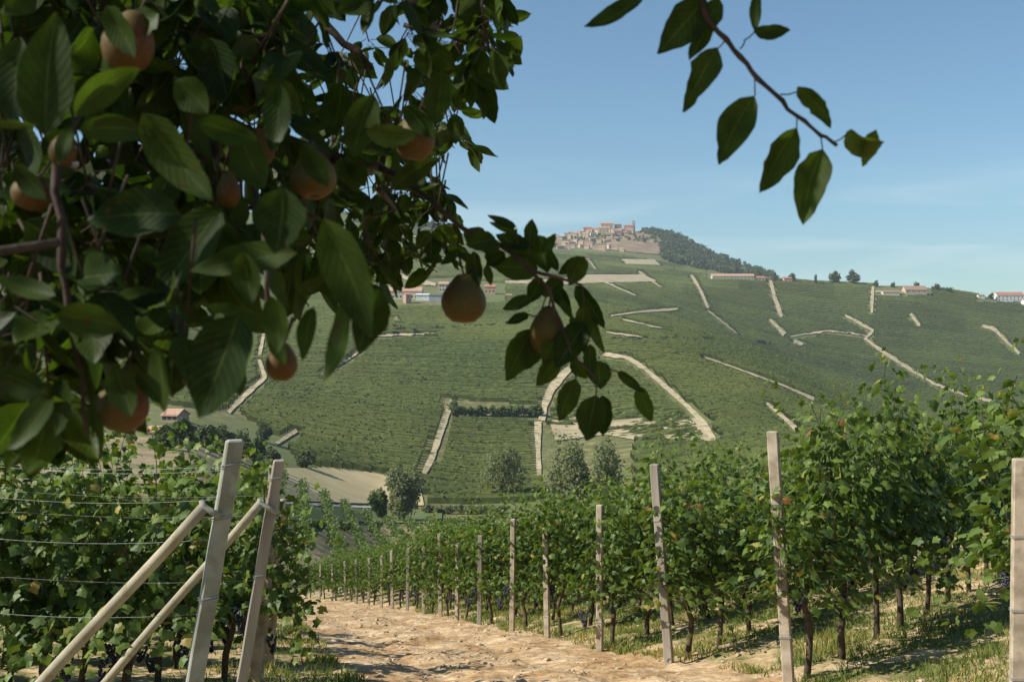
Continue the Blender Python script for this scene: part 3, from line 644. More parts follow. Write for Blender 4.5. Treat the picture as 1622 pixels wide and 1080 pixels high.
field('bare_vineyard_soil', [(420, 832), (560, 833), (700, 835)], [(420, 900), (560, 900), (700, 905)], 'brown_field', 30, 10, lift=0.08, mask=False)

# ------------------------------------------------------------------ buildings
def house(name, label, cat, base, w_, d_, h_, rz, wall, roof, rh=None, group=None, wins=0, hip=False):
    root = empty(name, base, rz); tag(root, label, cat, group)
    mb = MB(); mb.box((0, 0, h_ / 2 - 1.0), (w_, d_, h_ + 2)); rh = rh if rh is not None else d_ * 0.22
    if rh > 0 and not hip:
        for sx_ in (-1, 1):
            mb.add([(sx_ * w_ / 2, -d_ / 2, h_), (sx_ * w_ / 2, d_ / 2, h_), (sx_ * w_ / 2, 0, h_ + rh)], [(0, 1, 2)])
    mb.build('wall', WALLS[wall], root)
    e = 0.35; mr = MB(); a = w_ / 2 + e; b_ = d_ / 2 + e; zz = h_ + 0.03; q = (a - b_ * .8) if hip else a
    dn = e * rh / (d_ / 2) if rh > 0 else 0
    if rh > 0:
        mr.add([(-a, -b_, zz - dn), (a, -b_, zz - dn), (q, 0, zz + rh), (-q, 0, zz + rh), (a, b_, zz - dn), (-a, b_, zz - dn),
                (-a, -b_, zz - dn + .25), (a, -b_, zz - dn + .25), (q, 0, zz + rh + .25), (-q, 0, zz + rh + .25), (a, b_, zz - dn + .25), (-a, b_, zz - dn + .25)],
               [(6, 7, 8, 9), (9, 8, 10, 11), (0, 3, 2, 1), (3, 5, 4, 2), (0, 1, 7, 6), (4, 5, 11, 10), (7, 1, 2, 8), (8, 2, 4, 10), (0, 6, 9, 3), (3, 9, 11, 5)])
    else: mr.box((0, 0, zz + .15), (2 * a, 2 * b_, .3))
    mr.build('roof', ROOFS[roof], root)
    if wins:
        fl = max(1, int(h_ // 3))
        for f in range(fl):
            for k in range(wins):
                wm = MB(); wx = -w_ / 2 + w_ * (k + .5) / wins; wm.box((wx, -d_ / 2, 1.6 + f * 3.0), (1.1, 0.12, 1.5)); wm.build('window', MAT['glass_dark'], root)
    return root
def phouse(name, label, px, base_py, wpx, hpx, wall, roof, rz=0.0, depth=None, Y=None, cat='house', **k):
    if Y is None: Y = hit(px, base_py)
    x = (px - CX) / F * Y; z = float(zt(x, Y)) ; w_ = wpx / F * Y; h_ = hpx / F * Y
    return house(name, label, cat, (x, Y, z), w_, depth or max(6, w_ * .6), h_, rz, wall, roof, **k)
# farm on the slope
phouse('farm_building', 'long low farm building with orange tiled roof and dark openings', 636, 474, 66, 12, 'cream', 'orange', depth=11, wins=11, rh=3.0, cat='building')
phouse('farm_shed', 'white-roofed shed in front of the long farm building', 670, 476, 20, 8, 'white', 'white', depth=9, rh=0.8, cat='building')
phouse('farm_shed', 'grey flat shed right of the white shed', 690, 477, 20, 9, 'grey', 'grey', depth=8, rh=0.0, cat='building')
phouse('farmhouse', 'narrow brick-red house standing before the long farm building', 645, 481, 9, 13, 'brick', 'red', depth=7, rh=1.5, rz=0.4)
phouse('farmhouse', 'cream house with orange roof above the sheds', 703, 463, 15, 12, 'cream', 'orange', depth=9, wins=3)
phouse('farmhouse', 'orange house right of the hanging pear', 776, 465, 17, 10, 'orange', 'red', depth=9, wins=3)
phouse('farm_shed', 'low grey shed behind the hanging pear', 745, 470, 26, 9, 'grey', 'brown', depth=8, cat='building')
phouse('hut', 'tiny cream hut with red roof below the hilltop village', 930, 415, 6, 4, 'cream', 'red', depth=5)
phouse('hut', 'pale yellow hut among vines right of the orange house', 806, 472, 9, 4, 'ochre', 'brown', depth=5)
phouse('farmhouse', 'red-roofed brick farmhouse in the valley behind the pear leaves', 278, 668, 26, 11, 'brick', 'orange', depth=7, wins=3, rz=-0.2)
phouse('farm_shed', 'small pink shed beside the trees under the brick farmhouse', 248, 690, 18, 7, 'pink', 'orange', depth=4, cat='building')
# ridge buildings
phouse('ridge_farm', 'long pink-roofed farm at the foot of the wooded slope', 1160, 442, 66, 6, 'cream', 'orange', Y=1335, depth=12, wins=12, rh=3, cat='building')
phouse('ridge_house', 'low cream house right of the long ridge farm', 1202, 442, 18, 5, 'cream', 'red', Y=1335, depth=10, wins=3)
phouse('ridge_house', 'small pink house by the tree at the end of the wood', 1247, 443, 13, 6, 'pink', 'red', Y=1340, depth=9, wins=2)
phouse('ridge_farm', 'tan ridge farm building with wide pale roof', 1448, 460, 34, 5, 'ochre', 'brown', Y=1310, depth=14, rh=5, wins=4, cat='building')
phouse('ridge_farm', 'low cream shed in the middle of the ridge farm yard', 1410, 461, 26, 3, 'cream', 'brown', Y=1300, depth=9, rh=2, cat='building')
phouse('ridge_house', 'white house with red roof at the right end of the ridge', 1597, 474, 42, 9, 'white', 'red', Y=1345, depth=14, wins=7, rh=4)
phouse('ridge_house', 'second white house with red roof, half cut by the right frame edge', 1632, 476, 24, 8, 'white', 'red', Y=1325, depth=11, wins=4, rh=3)
phouse('ridge_house', 'tiny pale hut left of the white ridge house', 1553, 472, 10, 3, 'white', 'brown', Y=1340, depth=7)
track('farm_yard', [(1386, 463, 5), (1420, 465, 4), (1470, 466, 3)])
# hilltop village: hand-placed landmarks, then rows of houses
VL = [('village_palace', 'large orange-walled building crowning the hilltop village', 961, 369, 20, 12, 'orange', 'orange', 2380),
      ('village_palace', 'brick building just right of the large orange one on the hilltop', 979, 370, 11, 11, 'brick', 'red', 2385),
      ('village_church', 'pink-brown church below the bell tower on the hilltop', 996, 369, 15, 9, 'pink', 'red', 2385),
      ('village_palace', 'red-brown building at the left shoulder of the hilltop village', 931, 367, 14, 8, 'brick', 'red', 2370),
      ('village_house', 'pale tan large house below the large orange building', 956, 378, 17, 9, 'ochre', 'orange', 2330),
      ('village_house', 'white house shining left of the village centre', 896, 379, 6, 7, 'white', 'brown', 2340),
      ('village_house', 'white gabled house far left in the hilltop village', 883, 378, 7, 6, 'white', 'red', 2350),
      ('village_house', 'cream house right of the white village house', 904, 376, 9, 6, 'cream', 'red', 2350),
      ('village_house', 'pink house under the left shoulder of the village', 920, 377, 11, 6, 'pink', 'orange', 2345)]
for nm, lb, px, by, wp, hp, wl, rf, Y in VL: phouse(nm, lb, px, by, wp, hp, wl, rf, Y=Y, cat='church' if 'church' in nm else 'building', wins=3 if wp > 10 else 2)
x = (1003.5 - CX) / F * 2390; zb = float(zt(x, 2390)) - 7; root = empty('bell_tower', (x, 2390, zb)); tag(root, 'slim square bell tower rising highest over the hilltop village', 'tower')
mb = MB(); mb.box((0, 0, 12), (6, 6, 26)); mb.build('tower_shaft', WALLS['brick'], root)
mb = MB(); [mb.box((sx_ * 2.4, sy_ * 2.4, 26.7), (1.2, 1.2, 3.4)) for sx_ in (-1, 1) for sy_ in (-1, 1)]; mb.box((0, 0, 28.6), (6.8, 6.8, .5)); mb.build('belfry', WALLS['pink'], root)
mb = MB(); mb.add([(-3.4, -3.4, 28.9), (3.4, -3.4, 28.9), (3.4, 3.4, 28.9), (-3.4, 3.4, 28.9), (0, 0, 33)], [(0, 1, 4), (1, 2, 4), (2, 3, 4), (3, 0, 4), (3, 2, 1, 0)]); mb.build('tower_roof', ROOFS['brown'], root)
r = np.random.RandomState(77); wk = list(WALLS); ordn = ['first', 'second', 'third', 'fourth', 'fifth', 'sixth', 'seventh', 'eighth', 'ninth', 'tenth', 'eleventh', 'twelfth', 'thirteenth', 'fourteenth', 'fifteenth', 'sixteenth', 'seventeenth', 'eighteenth', 'nineteenth', 'twentieth']
rows_ = [('upper', [(868 + i * 8.5, 384 - i * 1.35) for i in range(8)]), ('middle', [(862 + i * 8.6, 388.5 - i * 0.55 + (i % 3)) for i in range(14)]), ('lower', [(880 + i * 9.5, 392.0 + (i % 3) * 1.6 + (3 if i > 6 else 0)) for i in range(12)]), ('hilltop', [(914 + i * 6.2, 374.5 - (i % 2) * 3 - (2 if i > 4 else 0) + (i % 3)) for i in range(14)]), ('highest', [(935 + i * 5.2, 368.5 + (i % 2) * 1.2) for i in range(14)])]
for rn, pts in rows_:
    for i, (px, py) in enumerate(pts):
        wl = ['cream', 'pink', 'ochre', 'ochre', 'cream', 'brick', 'pink'][r.randint(7)]; rf = ['red', 'orange', 'brown'][r.randint(3)]
        phouse('village_house', '%s house with %s roof, %s from left in the hilltop village\'s %s terrace' % (wl, rf, ordn[i], rn), px + r.uniform(-2.5, 2.5), py + r.uniform(-1.6, 1.6), r.uniform(6, 11.5), r.uniform(3.5, 6.5), wl, rf, rz=r.uniform(-.5, .5), group='houses of the hilltop village', depth=r.uniform(7, 11))

# ------------------------------------------------------------------ posts on the right of the path
def gz(x, y): return float(near_z(x, y))
def post(name, label, x, y, h, w_, lean, mat, group, yaw=0.0, tie=None, taper=1.0):
    """square post with chamfered corners, leaning; ties of wire round it"""
    root = empty(name, (x, y, gz(x, y)), yaw); tag(root, label, 'post', group)
    n = 8; c = 0.18; prof = [(-1 + c, -1), (1 - c, -1), (1, -1 + c), (1, 1 - c), (1 - c, 1), (-1 + c, 1), (-1, 1 - c), (-1, -1 + c)]
    V = []; zs = np.linspace(-0.35, h, 9)
    for k, z in enumerate(zs):
        f = z / h; ww = w_ / 2 * (1 - (1 - taper) * f); wob = 0.0012 * math.sin(3.1 * k + x)
        for q in prof: V.append((q[0] * ww + lean[0] * z + wob, q[1] * ww * .95 + lean[1] * z, z))
    for q in prof: V.append((q[0] * w_ / 2 * taper * .8 + lean[0] * (h + .008), q[1] * w_ / 2 * taper * .8 + lean[1] * h, h + 0.008))
    Fc = [(i * n + k, i * n + (k + 1) % n, (i + 1) * n + (k + 1) % n, (i + 1) * n + k) for i in range(9) for k in range(n)]
    Fc.append(tuple(range(9 * n, 10 * n)))
    mb = MB(); mb.add(V, Fc); mb.build('shaft', mat, root)
    for z in (tie or []):
        t_ = MB(); q = w_ / 2 * (1 - (1 - taper) * z / h) + 0.004; cx_, cy_ = lean[0] * z, lean[1] * z
        for dz in (-0.006, 0.006):
            t_.tube([(cx_ - q, cy_ - q, z + dz), (cx_ + q, cy_ - q, z + dz + .01), (cx_ + q, cy_ + q, z + dz), (cx_ - q, cy_ + q, z + dz - .01), (cx_ - q, cy_ - q, z + dz)], 0.0025, 5)
        t_.build('wire_tie', MAT['wire'], root)
    return root
TOPS = [None, 685, 737, 800, 836, 822, 848, 860, 845, 865, 868, 872, 880, 884, 886, 889, 892, 893, 896]
LEANPX = {0: 6, 1: -26, 2: -24, 3: 0, 4: -3, 5: 2}
plab = ['thick cement end post cut by the right frame edge', 'tall cement end post rising above the vines, nearest but one on the right', 'cement end post leaning left, third from the right edge']
plab += ['cement end post, %s from the right edge along the path' % ordn[i] for i in range(3, 19)]
r = np.random.RandomState(9)
RD = []    # row directions
for k, (px, Y) in enumerate(POSTS):
    x = (px - CX) / F * Y; zb = gz(x, Y); h = 2.3 if k == 0 else (CY - TOPS[k]) / F * Y - zb
    h = float(np.clip(h, 1.6, 2.45)); ln = LEANPX.get(k, r.randint(-2, 3)) / F * Y / h
    if k == 0: h = (CY - 728) / F * Y - zb
    post('vineyard_post', plab[k], x, Y, h, 0.100 if k < 3 else 0.09, (ln, 0.0), MAT['post_warm'] if k % 4 != 2 else MAT['wall_wood'], 'end posts along the right of the path', yaw=r.uniform(-.25, .1) - .2, tie=[h * .45, h * .72, h * .2] if k < 5 else None)
    a = math.radians(51.5 + 0.5 * k); RD.append((x, Y, math.cos(a), math.sin(a)))

# ------------------------------------------------------------------ grapevines
def vine_proto(seed, H=2.35, dense=1.0):
    r = np.random.RandomState(seed); root = empty('grapevine'); mb = MB()
    w0 = r.uniform(-.06, .06); w1 = r.uniform(-.08, .08)
    tk = [(0, 0, -.12), (w0, w1 * .4, .2), (w0 * .3 + .03, w1, .45), (w0 * -.5, 0, .66), (.02, 0, .82)]
    mb.tube(tk, [.034, .027, .03, .025, .022], 7)
    s0 = r.choice([-1, 1]); mb.tube([(.02, 0, .80), (s0 * .2, .01, .92), (s0 * .5, 0, .93)], [.018, .013, .008], 6)
    mb.build('trunk', MAT['bark'], root, True)
    pos = []; nrm = []; ax = []; sz = []; ti = []; cane = MB(); cl_ = [-.42, -.12, .18, .46]; cl_ = [c_ + r.uniform(-.1, .1) for c_ in cl_]; ct_ = [r.uniform(.72, 1.05) for _ in cl_]
    ns = int(21 * dense)
    for s in range(ns):
        bx = float(np.clip(cl_[s % 4] + r.randn() * .10, -.58, .58)); by = r.randn() * .06; p = np.array([bx, by, .88 + r.uniform(-.05, .08)])
        side = r.choice([-1, 1]); lean = np.array([r.randn() * .10, side * r.uniform(0.02, .16), 1.0]); top = r.uniform(.66, 1.0) * H * ct_[s % 4]
        hang = r.rand() < 0.42; pts = [p.copy()]; st = 0.065; L_ = 0; d = lean / np.linalg.norm(lean)
        if hang: d = np.array([r.randn() * .5, side * .8, .15]); 
        nmax = int((top - .9) / st) + (3 if not hang else -6); nmax = max(nmax, 7)
        for k in range(nmax):
            d = d + r.randn(3) * .08
            if hang: d[2] -= .11
            elif p[2] > 1.9: d = d + np.array([0, side * .02, -.05 if p[2] > top - .2 else 0])
            if not hang: d[1] -= p[1] * .12
            d /= np.linalg.norm(d); p = p + d * st; p[2] = max(p[2], .36)
            pts.append(p.copy())
            for q in range(3 if r.rand() < .75 else 2):
                o_ = np.array([r.randn() * .09, r.choice([-1, 1]) * abs(r.randn()) * .17, r.randn() * .05])
                pos.append(p + o_); sd_ = np.sign(o_[1] + p[1] * .3 + 1e-6)
                nrm.append([r.randn() * .6, sd_ * (.35 + .6 * r.rand()) + r.randn() * .2, .6 + r.randn() * .5]); ax.append([r.randn() * .9, sd_ * .5 + r.randn() * .4, -.7 + r.randn() * .4])
                sz.append(r.uniform(.05, .102) * (0.75 if k > nmax - 4 else 1)); 
                hgt = (p[2] - .5) / 2.0
                ti.append(np.clip(r.uniform(.08, .72) + .22 * hgt + (.3 if k > nmax - 4 else 0), 0, .93) if r.rand() > .03 else r.uniform(.95, 1.0))
        cane.tube(pts[:-2:3] + [pts[-3]], .0027, 4, False)
    cane.build('canes', MAT['twig'], root)
    V, T, tt = scatter(gl_V, gl_T, np.array(pos), np.array(nrm), np.array(ax), np.array(sz), np.array(ti))
    np_mesh('foliage', V, [T], MAT['vine_leaf'], root, tint=tt)
    for g in range(r.randint(5, 8)):
        gb = grape_mesh if g else grape_mesh
        o = gb.copy(); COL.objects.link(o); o.parent = root
        o.location = (r.uniform(-.48, .48), r.choice([-1, 1]) * r.uniform(.03, .2), r.uniform(.55, .9)); o.rotation_euler = (r.randn() * .15, r.randn() * .15, r.rand() * 6); s = r.uniform(.8, 1.2); o.scale = (s, s, s)
    return root
# a bunch of grapes
r = np.random.RandomState(2); ico_t = (1 + 5 ** .5) / 2
iv = np.array([(-1, ico_t, 0), (1, ico_t, 0), (-1, -ico_t, 0), (1, -ico_t, 0), (0, -1, ico_t), (0, 1, ico_t), (0, -1, -ico_t), (0, 1, -ico_t), (ico_t, 0, -1), (ico_t, 0, 1), (-ico_t, 0, -1), (-ico_t, 0, 1)]); iv /= np.linalg.norm(iv[0])
it = np.array([(0, 11, 5), (0, 5, 1), (0, 1, 7), (0, 7, 10), (0, 10, 11), (1, 5, 9), (5, 11, 4), (11, 10, 2), (10, 7, 6), (7, 1, 8), (3, 9, 4), (3, 4, 2), (3, 2, 6), (3, 6, 8), (3, 8, 9), (4, 9, 5), (2, 4, 11), (6, 2, 10), (8, 6, 7), (9, 8, 1)])
Vs = []; Ts = []
for i in range(70):
    f = r.rand() ** .8; rad = .048 * (1 - f * .8); a = r.rand() * 6.28; c = np.array([math.cos(a) * rad, math.sin(a) * rad, -f * .17])
    Ts.append(it + len(Vs) * 12); Vs.append(iv * r.uniform(.010, .0125) + c)
grape_mesh = np_mesh('grape_bunch', np.concatenate(Vs), [np.concatenate(Ts)], MAT['grape'], smooth=True, link=False)

def copy_tree(o, parent=None, root_label=None):
    c = o.copy(); COL.objects.link(c); c.parent = parent
    for ch in o.children: copy_tree(ch, c)
    return c
protos = [vine_proto(200 + i, dense=1.35) for i in range(8)]
used_p = [False] * len(protos)
r = np.random.RandomState(31)
def put_vine(x, y, rz, sc, label, group):
    i = r.randint(len(protos))
    if all(used_p): o = copy_tree(protos[i])
    else:
        i = used_p.index(False); used_p[i] = True; o = protos[i]
    o.location = (x, y, gz(x, y) - (0.22 if 'left' in group else 0.0)); o.rotation_euler = (0, 0, rz + (math.pi if r.rand() < .5 else 0)); o.scale = sc; tag(o, label, 'grapevine', group)
    return o
for k, (x, Y, cx_, sy_) in enumerate(RD):
    n = [4, 12, 10, 9, 8, 8, 7][k] if k < 7 else 6
    for j in range(n):
        t_ = (1.0 if k == 0 else 0.42) + j * 0.9 + r.uniform(-.1, .1); h = 1.14 + r.uniform(-.10, .12)
        if k == 1: h = [1.02, 1.33, 1.34, 1.28, 1.20, 1.17, 1.24, 1.18, 1.16, 1.2, 1.14, 1.1][j]
        if k == 0: h = 1.08
        if k == 2: h = 1.04 + r.uniform(-.04, .04)
        if k > 12: h = 1.0
        put_vine(x + cx_ * t_, Y + sy_ * t_, math.atan2(sy_, cx_), (1.14, r.uniform(1.05, 1.45), h), '%s grapevine from the path along the row at the %s post from the right edge' % (ordn[j], ordn[k]), 'grapevines on the right of the path')
# ------------------------------------------------------------------ left rows
LROWS = [(5.2, None), (7.95, -2.75), (9.9, -2.62), (12.3, -3.1), (14.8, -3.9), (17.3, -4.6), (19.8, -5.2)]
lname = ['', 'second', 'third', 'fourth', 'fifth', 'sixth', 'seventh']
for k, (Y, xe) in enumerate(LROWS):
    if xe is None: continue
    for j in range(9 if k < 3 else (7 if k < 4 else 5)):
        xx = xe - j * 0.66 + r.uniform(-.08, .08)
        put_vine(xx, Y + 0.04 * (xe - xx), math.pi + r.uniform(-.05, .05), (1.1, 1.2, 1.12 + r.uniform(-.05, .05)), '%s grapevine from the path in the %s row on the left side' % (ordn[j], lname[k]), 'grapevines on the left of the path')
for i, u_ in enumerate(used_p):
    if not u_: bpy.data.objects.remove(protos[i])
def pole(name, label, a, b_, r0, r1, mat, cat='brace'):
    a = np.array(a); b_ = np.array(b_); root = empty(name, b_); tag(root, label, cat)
    mb = MB(); d = a - b_; pts = [d * f + np.array([.004 * math.sin(f * 9), 0, .006 * math.sin(f * 5)]) for f in np.linspace(0, 1, 9)]
    mb.tube(pts, list(np.linspace(r0, r1, 9)), 12); mb.build('pole', mat, root, True)
    return root, d
def left_post(name, label, top, foot_px, w_, Y, mat, yaw, blabel, b_top, b_dir, brad):
    tp = P(top[0], top[1], Y); ft = P(foot_px[0], foot_px[1], Y); d = (tp - ft); s = d[0] / d[2]
    g = -9; x = tp[0]
    for _ in range(6): g = gz(x, Y); x = tp[0] - s * (tp[2] - g)
    h = tp[2] - g
    c_, s_ = math.cos(-yaw), math.sin(-yaw)
    post(name, label, x, Y, h, w_, (s * c_, s * s_), mat, 'leaning end posts left of the path', yaw=yaw, tie=[h * .55, h * .78, h * .93])
    a = P(b_top[0], b_top[1], Y - .06); e = P(b_dir[0], b_dir[1], Y - .06); dd = e - a
    f = (gz(a[0] + dd[0] * 1.6, Y) - .1 - a[2]) / dd[2]; foot = a + dd * f
    rt, d2 = pole('brace_pole', blabel, a, foot, brad * 1.05, brad, MAT['brace'])
    cp = MB(); pd = P(b_top[0] + 26, b_top[1] + 16, Y - .06) - foot
    cp.tube([d2 + [-.01, 0, .03], d2, d2 * .5 + pd * .5, pd], [.012, .018, .016, .016], 8); cp.build('bracket', MAT['post_grey'], rt, True)
    return tp
left_post('leaning_post', 'thick grey concrete end post leaning right, nearest on the left', (372, 699), (308, 1080), 0.080, 5.2, MAT['post_grey'], 0.38, 'round pale brace pole propping the thick grey post', (322, 802), (75, 1073), .028)
left_post('leaning_post', 'brown-grey end post behind the thick grey one, leaning right', (442, 730), (383, 1080), 0.072, 7.4, MAT['wall_wood'], 0.30, 'thinner pale brace pole propping the brown-grey post', (412, 796), (168, 1080), .029)
x, Y = (432 - CX) / F * 9.8, 9.8
post('leaning_post', 'pale end post half hidden in leaves behind the two leaning posts', (405 - CX) / F * 9.8, 9.8, 2.0, 0.10, (.1, 0), MAT['post_warm'], 'leaning end posts left of the path', yaw=-.2)
post('leaning_post', 'farther pale end post showing low beside the path edge on the left', (424 - CX) / F * 12.2, 12.2, 1.9, 0.10, (.08, 0), MAT['post_warm'], 'leaning end posts left of the path', yaw=-.2)
# wires, each strung along a row
def wire(label, pts, rad, group):
    mb = MB(); out_ = []
    for a, b_ in zip(pts[:-1], pts[1:]):
        a = np.array(a); b_ = np.array(b_)
        for f in np.linspace(0, 1, 8)[:-1]: out_.append(a * (1 - f) + b_ * f + np.array([0, 0, -.03 * math.sin(f * math.pi)]))
    out_.append(np.array(pts[-1])); mb.tube(out_, rad, 5)
    return tag(mb.build('trellis_wire', MAT['wire'], None, True), label, 'wire', group)
for i, (py, px, dy) in enumerate([(737, 362, -6), (744, 364, -8), (790, 350, -6), (853, 345, -4), (971, 326, -6)]):
    wire('trellis wire of the nearest left row, %s from the top of the grey post' % ordn[i], [P(px + 14, py, 5.15), P(px - 400, py + dy, 5.35), P(px - 1100, py + dy * 2, 5.6)], .0009, 'wires of the nearest left row')
for i, (py, px, dy) in enumerate([(783, 438, -4), (815, 430, -4), (918, 412, -4)]):
    wire('trellis wire of the second left row, %s from the top of the brown-grey post' % ordn[i], [P(px + 8, py, 7.35), P(px - 400, py + dy, 7.4), P(px - 1100, py + dy, 7.5)], .0009, 'wires of the second left row')
for k in (0, 1, 2, 3):
    x, Y, cx_, sy_ = RD[k]
    for i, hh in enumerate((1.05, 1.55, 2.0)):
        wire('right trellis wire at the %s post from the right edge, %s up' % (ordn[k], ordn[i]), [(x, Y, gz(x, Y) + hh), (x + cx_ * 5, Y + sy_ * 5, gz(x + cx_ * 5, Y + sy_ * 5) + hh), (x + cx_ * 10, Y + sy_ * 10, gz(x + cx_ * 10, Y + sy_ * 10) + hh)], .002, 'wires of the right-hand rows')

# ------------------------------------------------------------------ grass, dry weeds and clods
r = np.random.RandomState(44); n = 95000
yy_ = 6.5 + 34 * r.rand(n) ** 1.7; xx_ = postx(yy_) + np.where(r.rand(n) < .8, r.exponential(3.0, n) + .1, -3.9 - r.exponential(.8, n))
cl = fbm(xx_ / .7, yy_ / .7, 3, 2); keep = cl > r.uniform(-.10, .12, n) - .12 * np.clip(xx_ - postx(yy_) - 1.0, 0, 1.5); xx_ = xx_[keep]; yy_ = yy_[keep]; cl = cl[keep]; n = len(xx_)
zz_ = near_z(xx_, yy_); hh_ = r.uniform(.025, .10, n) * (1 + 3.0 * np.clip(cl, 0, 1)); a = r.rand(n) * 6.28; wb = .002 + .003 * r.rand(n) + yy_ * .00018
ux, uy = np.cos(a) * wb, np.sin(a) * wb; lx, ly = r.randn(n) * .06, r.randn(n) * .06
b0 = np.stack([xx_ - ux, yy_ - uy, zz_ - .02], 1); b1 = np.stack([xx_ + ux, yy_ + uy, zz_ - .02], 1)
m0 = np.stack([xx_ + lx * .4 - ux * .8, yy_ + ly * .4 - uy * .8, zz_ + hh_ * .6], 1); m1_ = np.stack([xx_ + lx * .4 + ux * .8, yy_ + ly * .4 + uy * .8, zz_ + hh_ * .6], 1); tp = np.stack([xx_ + lx, yy_ + ly, zz_ + hh_], 1)
V = np.stack([b0, b1, m1_, m0, tp], 1).reshape(-1, 3); i = np.arange(n) * 5
dry = fbm(xx_ / 1.2 + 9, yy_ / 1.2, 2, 1) > .04
ti = np.where(dry, r.uniform(.85, 1, n), r.uniform(0, .9, n))
tag(np_mesh('grass', V, [np.stack([i, i + 1, i + 2, i + 3], 1), np.stack([i + 3, i + 2, i + 4], 1)], MAT['grass_blade'], tint=np.repeat(ti, 5)), 'tufts of green and dry grass under the vines and along the path', 'grass', kind='stuff')
n = 3000; yy_ = 7 + 45 * r.rand(n) ** 1.6; xx_ = postx(yy_) - 2.2 + r.randn(n) * 1.6; sc = r.exponential(.010, n) + .006
sc = np.minimum(sc, .06); Vb = iv[None] * (1 + .35 * r.randn(n, 12, 1)) * sc[:, None, None] * np.array([1.2, 1, .65]); Vb = Vb + np.stack([xx_, yy_, near_rough(xx_, yy_) + sc * .2], 1)[:, None, :]
Tb = it[None] + (np.arange(n) * 12)[:, None, None]
tag(np_mesh('clods', Vb.reshape(-1, 3), [Tb.reshape(-1, 3)], noisemat('clod_earth', [(0.3, (0.30, 0.21, 0.12)), (0.7, (0.56, 0.45, 0.30))], 9)), 'small clods and stones scattered over the sandy path', 'stones', kind='stuff')

# ------------------------------------------------------------------ pear tree
tree_root = empty('pear_tree', (-1.9, 1.9, gz(-1.9, 1.9))); tag(tree_root, 'pear tree with dark leaves and reddish pears overhanging the view from the left', 'tree')
TB = np.array(tree_root.location)
NU, NVv = 4, 11
def leaf_shape(Lg, Wg, bend, fold, wave, cup=0.0, tear=0.0, seed=0):
    r_ = np.random.RandomState(seed); V = []; UVs = []
    side = r_.uniform(-.22, .22); th = 0.0; y = z = 0.0; st = 1.0 / NVv
    for j in range(NVv + 1):
        v = j / NVv; prof = (math.sin(math.pi * v ** 0.82)) ** 0.75 if 0 < v < 1 else 0.0
        prof *= (1 - 0.12 * v)
        if v >= 1: prof = 0.012
        if v <= 0: prof = 0.02
        for i in range(NU + 1):
            u = i / NU * 2 - 1; tr = 1.0
            if tear and abs(u) == 1 and v > .35: tr = 1 - tear * r_.rand()
            hw = 0.5 * Wg * prof * u * tr
            zz = abs(hw) * fold + wave * Wg * math.sin(v * 9 + u * 2) * abs(u) * .5
            V.append((hw * math.cos(fold * .6) + side * Lg * v * (1 - v) + (r_.randn() * .02 * Wg if abs(u) == 1 else 0), y * Lg - zz * math.sin(th), z * Lg + zz * math.cos(th))); UVs.append((i / NU, v))
        th += bend * st; y += math.cos(th) * st; z += math.sin(th) * st
    V = np.array(V); tip = V[-(NU // 2 + 1)]; s = Lg / (np.linalg.norm(tip) + 1e-9)
    ang = math.atan2(tip[2], tip[1]); ca, sa = math.cos(-ang), math.sin(-ang)
    y2 = V[:, 1] * ca - V[:, 2] * sa; z2 = V[:, 1] * sa + V[:, 2] * ca
    V = np.stack([V[:, 0], y2 * s, z2 * s], 1)
    return V, np.array(UVs)
_i = np.arange((NU + 1) * (NVv + 1)).reshape(NVv + 1, NU + 1)
LQ = np.stack([_i[:-1, :-1], _i[:-1, 1:], _i[1:, 1:], _i[1:, :-1]], -1).reshape(-1, 4)
LV = []; LU = []; LT_ = []; LF = []; ln = 0
def put_leaf(b0, d, n_, V, U, tint):
    global ln
    d = d / (np.linalg.norm(d) + 1e-9); n_ = n_ - d * (n_ @ d); n_ /= np.linalg.norm(n_) + 1e-9; x = np.cross(d, n_)
    W_ = b0 + V[:, 0:1] * x + V[:, 1:2] * d + V[:, 2:3] * n_
    LV.append(W_); LU.append(U); LT_.append(np.full(len(V), tint)); LF.append(LQ + ln); ln += len(V)
twigs = MB()
def hero(bx, by, tx, ty, wpx, Y, roll=0.0, bend=0.5, fold=0.35, wave=.05, dY=0.0, tint=None, tear=0.0, seed=0):
    a = P(bx, by, Y); b_ = P(tx, ty, Y + dY); Lg = np.linalg.norm(b_ - a); Wg = wpx / F * Y / max(.3, math.cos(roll))
    d = (b_ - a) / Lg; n0 = np.array([0, -1., 0]); n0 = n0 - d * (n0 @ d); n0 /= np.linalg.norm(n0)
    n1 = n0 * math.cos(roll) + np.cross(d, n0) * math.sin(roll)
    V, U = leaf_shape(Lg, Wg, bend, fold, wave, tear=tear, seed=seed)
    put_leaf(a, d, n1, V, U, random.uniform(.1, .8) if tint is None else tint)
def petiole(x0, y0, x1, y1, Y, rad=.0009):
    twigs.tube([P(x0, y0, Y), P((x0 + x1) / 2, (y0 + y1) / 2 + 2, Y), P(x1, y1, Y)], rad, 5)
def branch(pts, name='branch', mat='twig'):
    """pts: (px,py,Y,radius)"""
    mb = MB(); p = [P(a[0], a[1], a[2]) - TB for a in pts]; rr_ = [a[3] for a in pts]
    P2 = []; R2 = []; rs = np.random.RandomState(int(pts[0][0]) % 97)
    for i in range(len(p) - 1):
        for f in (0, .33, .66): P2.append(p[i] * (1 - f) + p[i + 1] * f + rs.randn(3) * rr_[i] * .35 * (f > 0)); R2.append((rr_[i] * (1 - f) + rr_[i + 1] * f) * (1.25 if f == 0 else 1))
    P2.append(p[-1]); R2.append(rr_[-1]); mb.tube(P2, R2, 8)
    return mb.build(name, MAT[mat], tree_root, True)

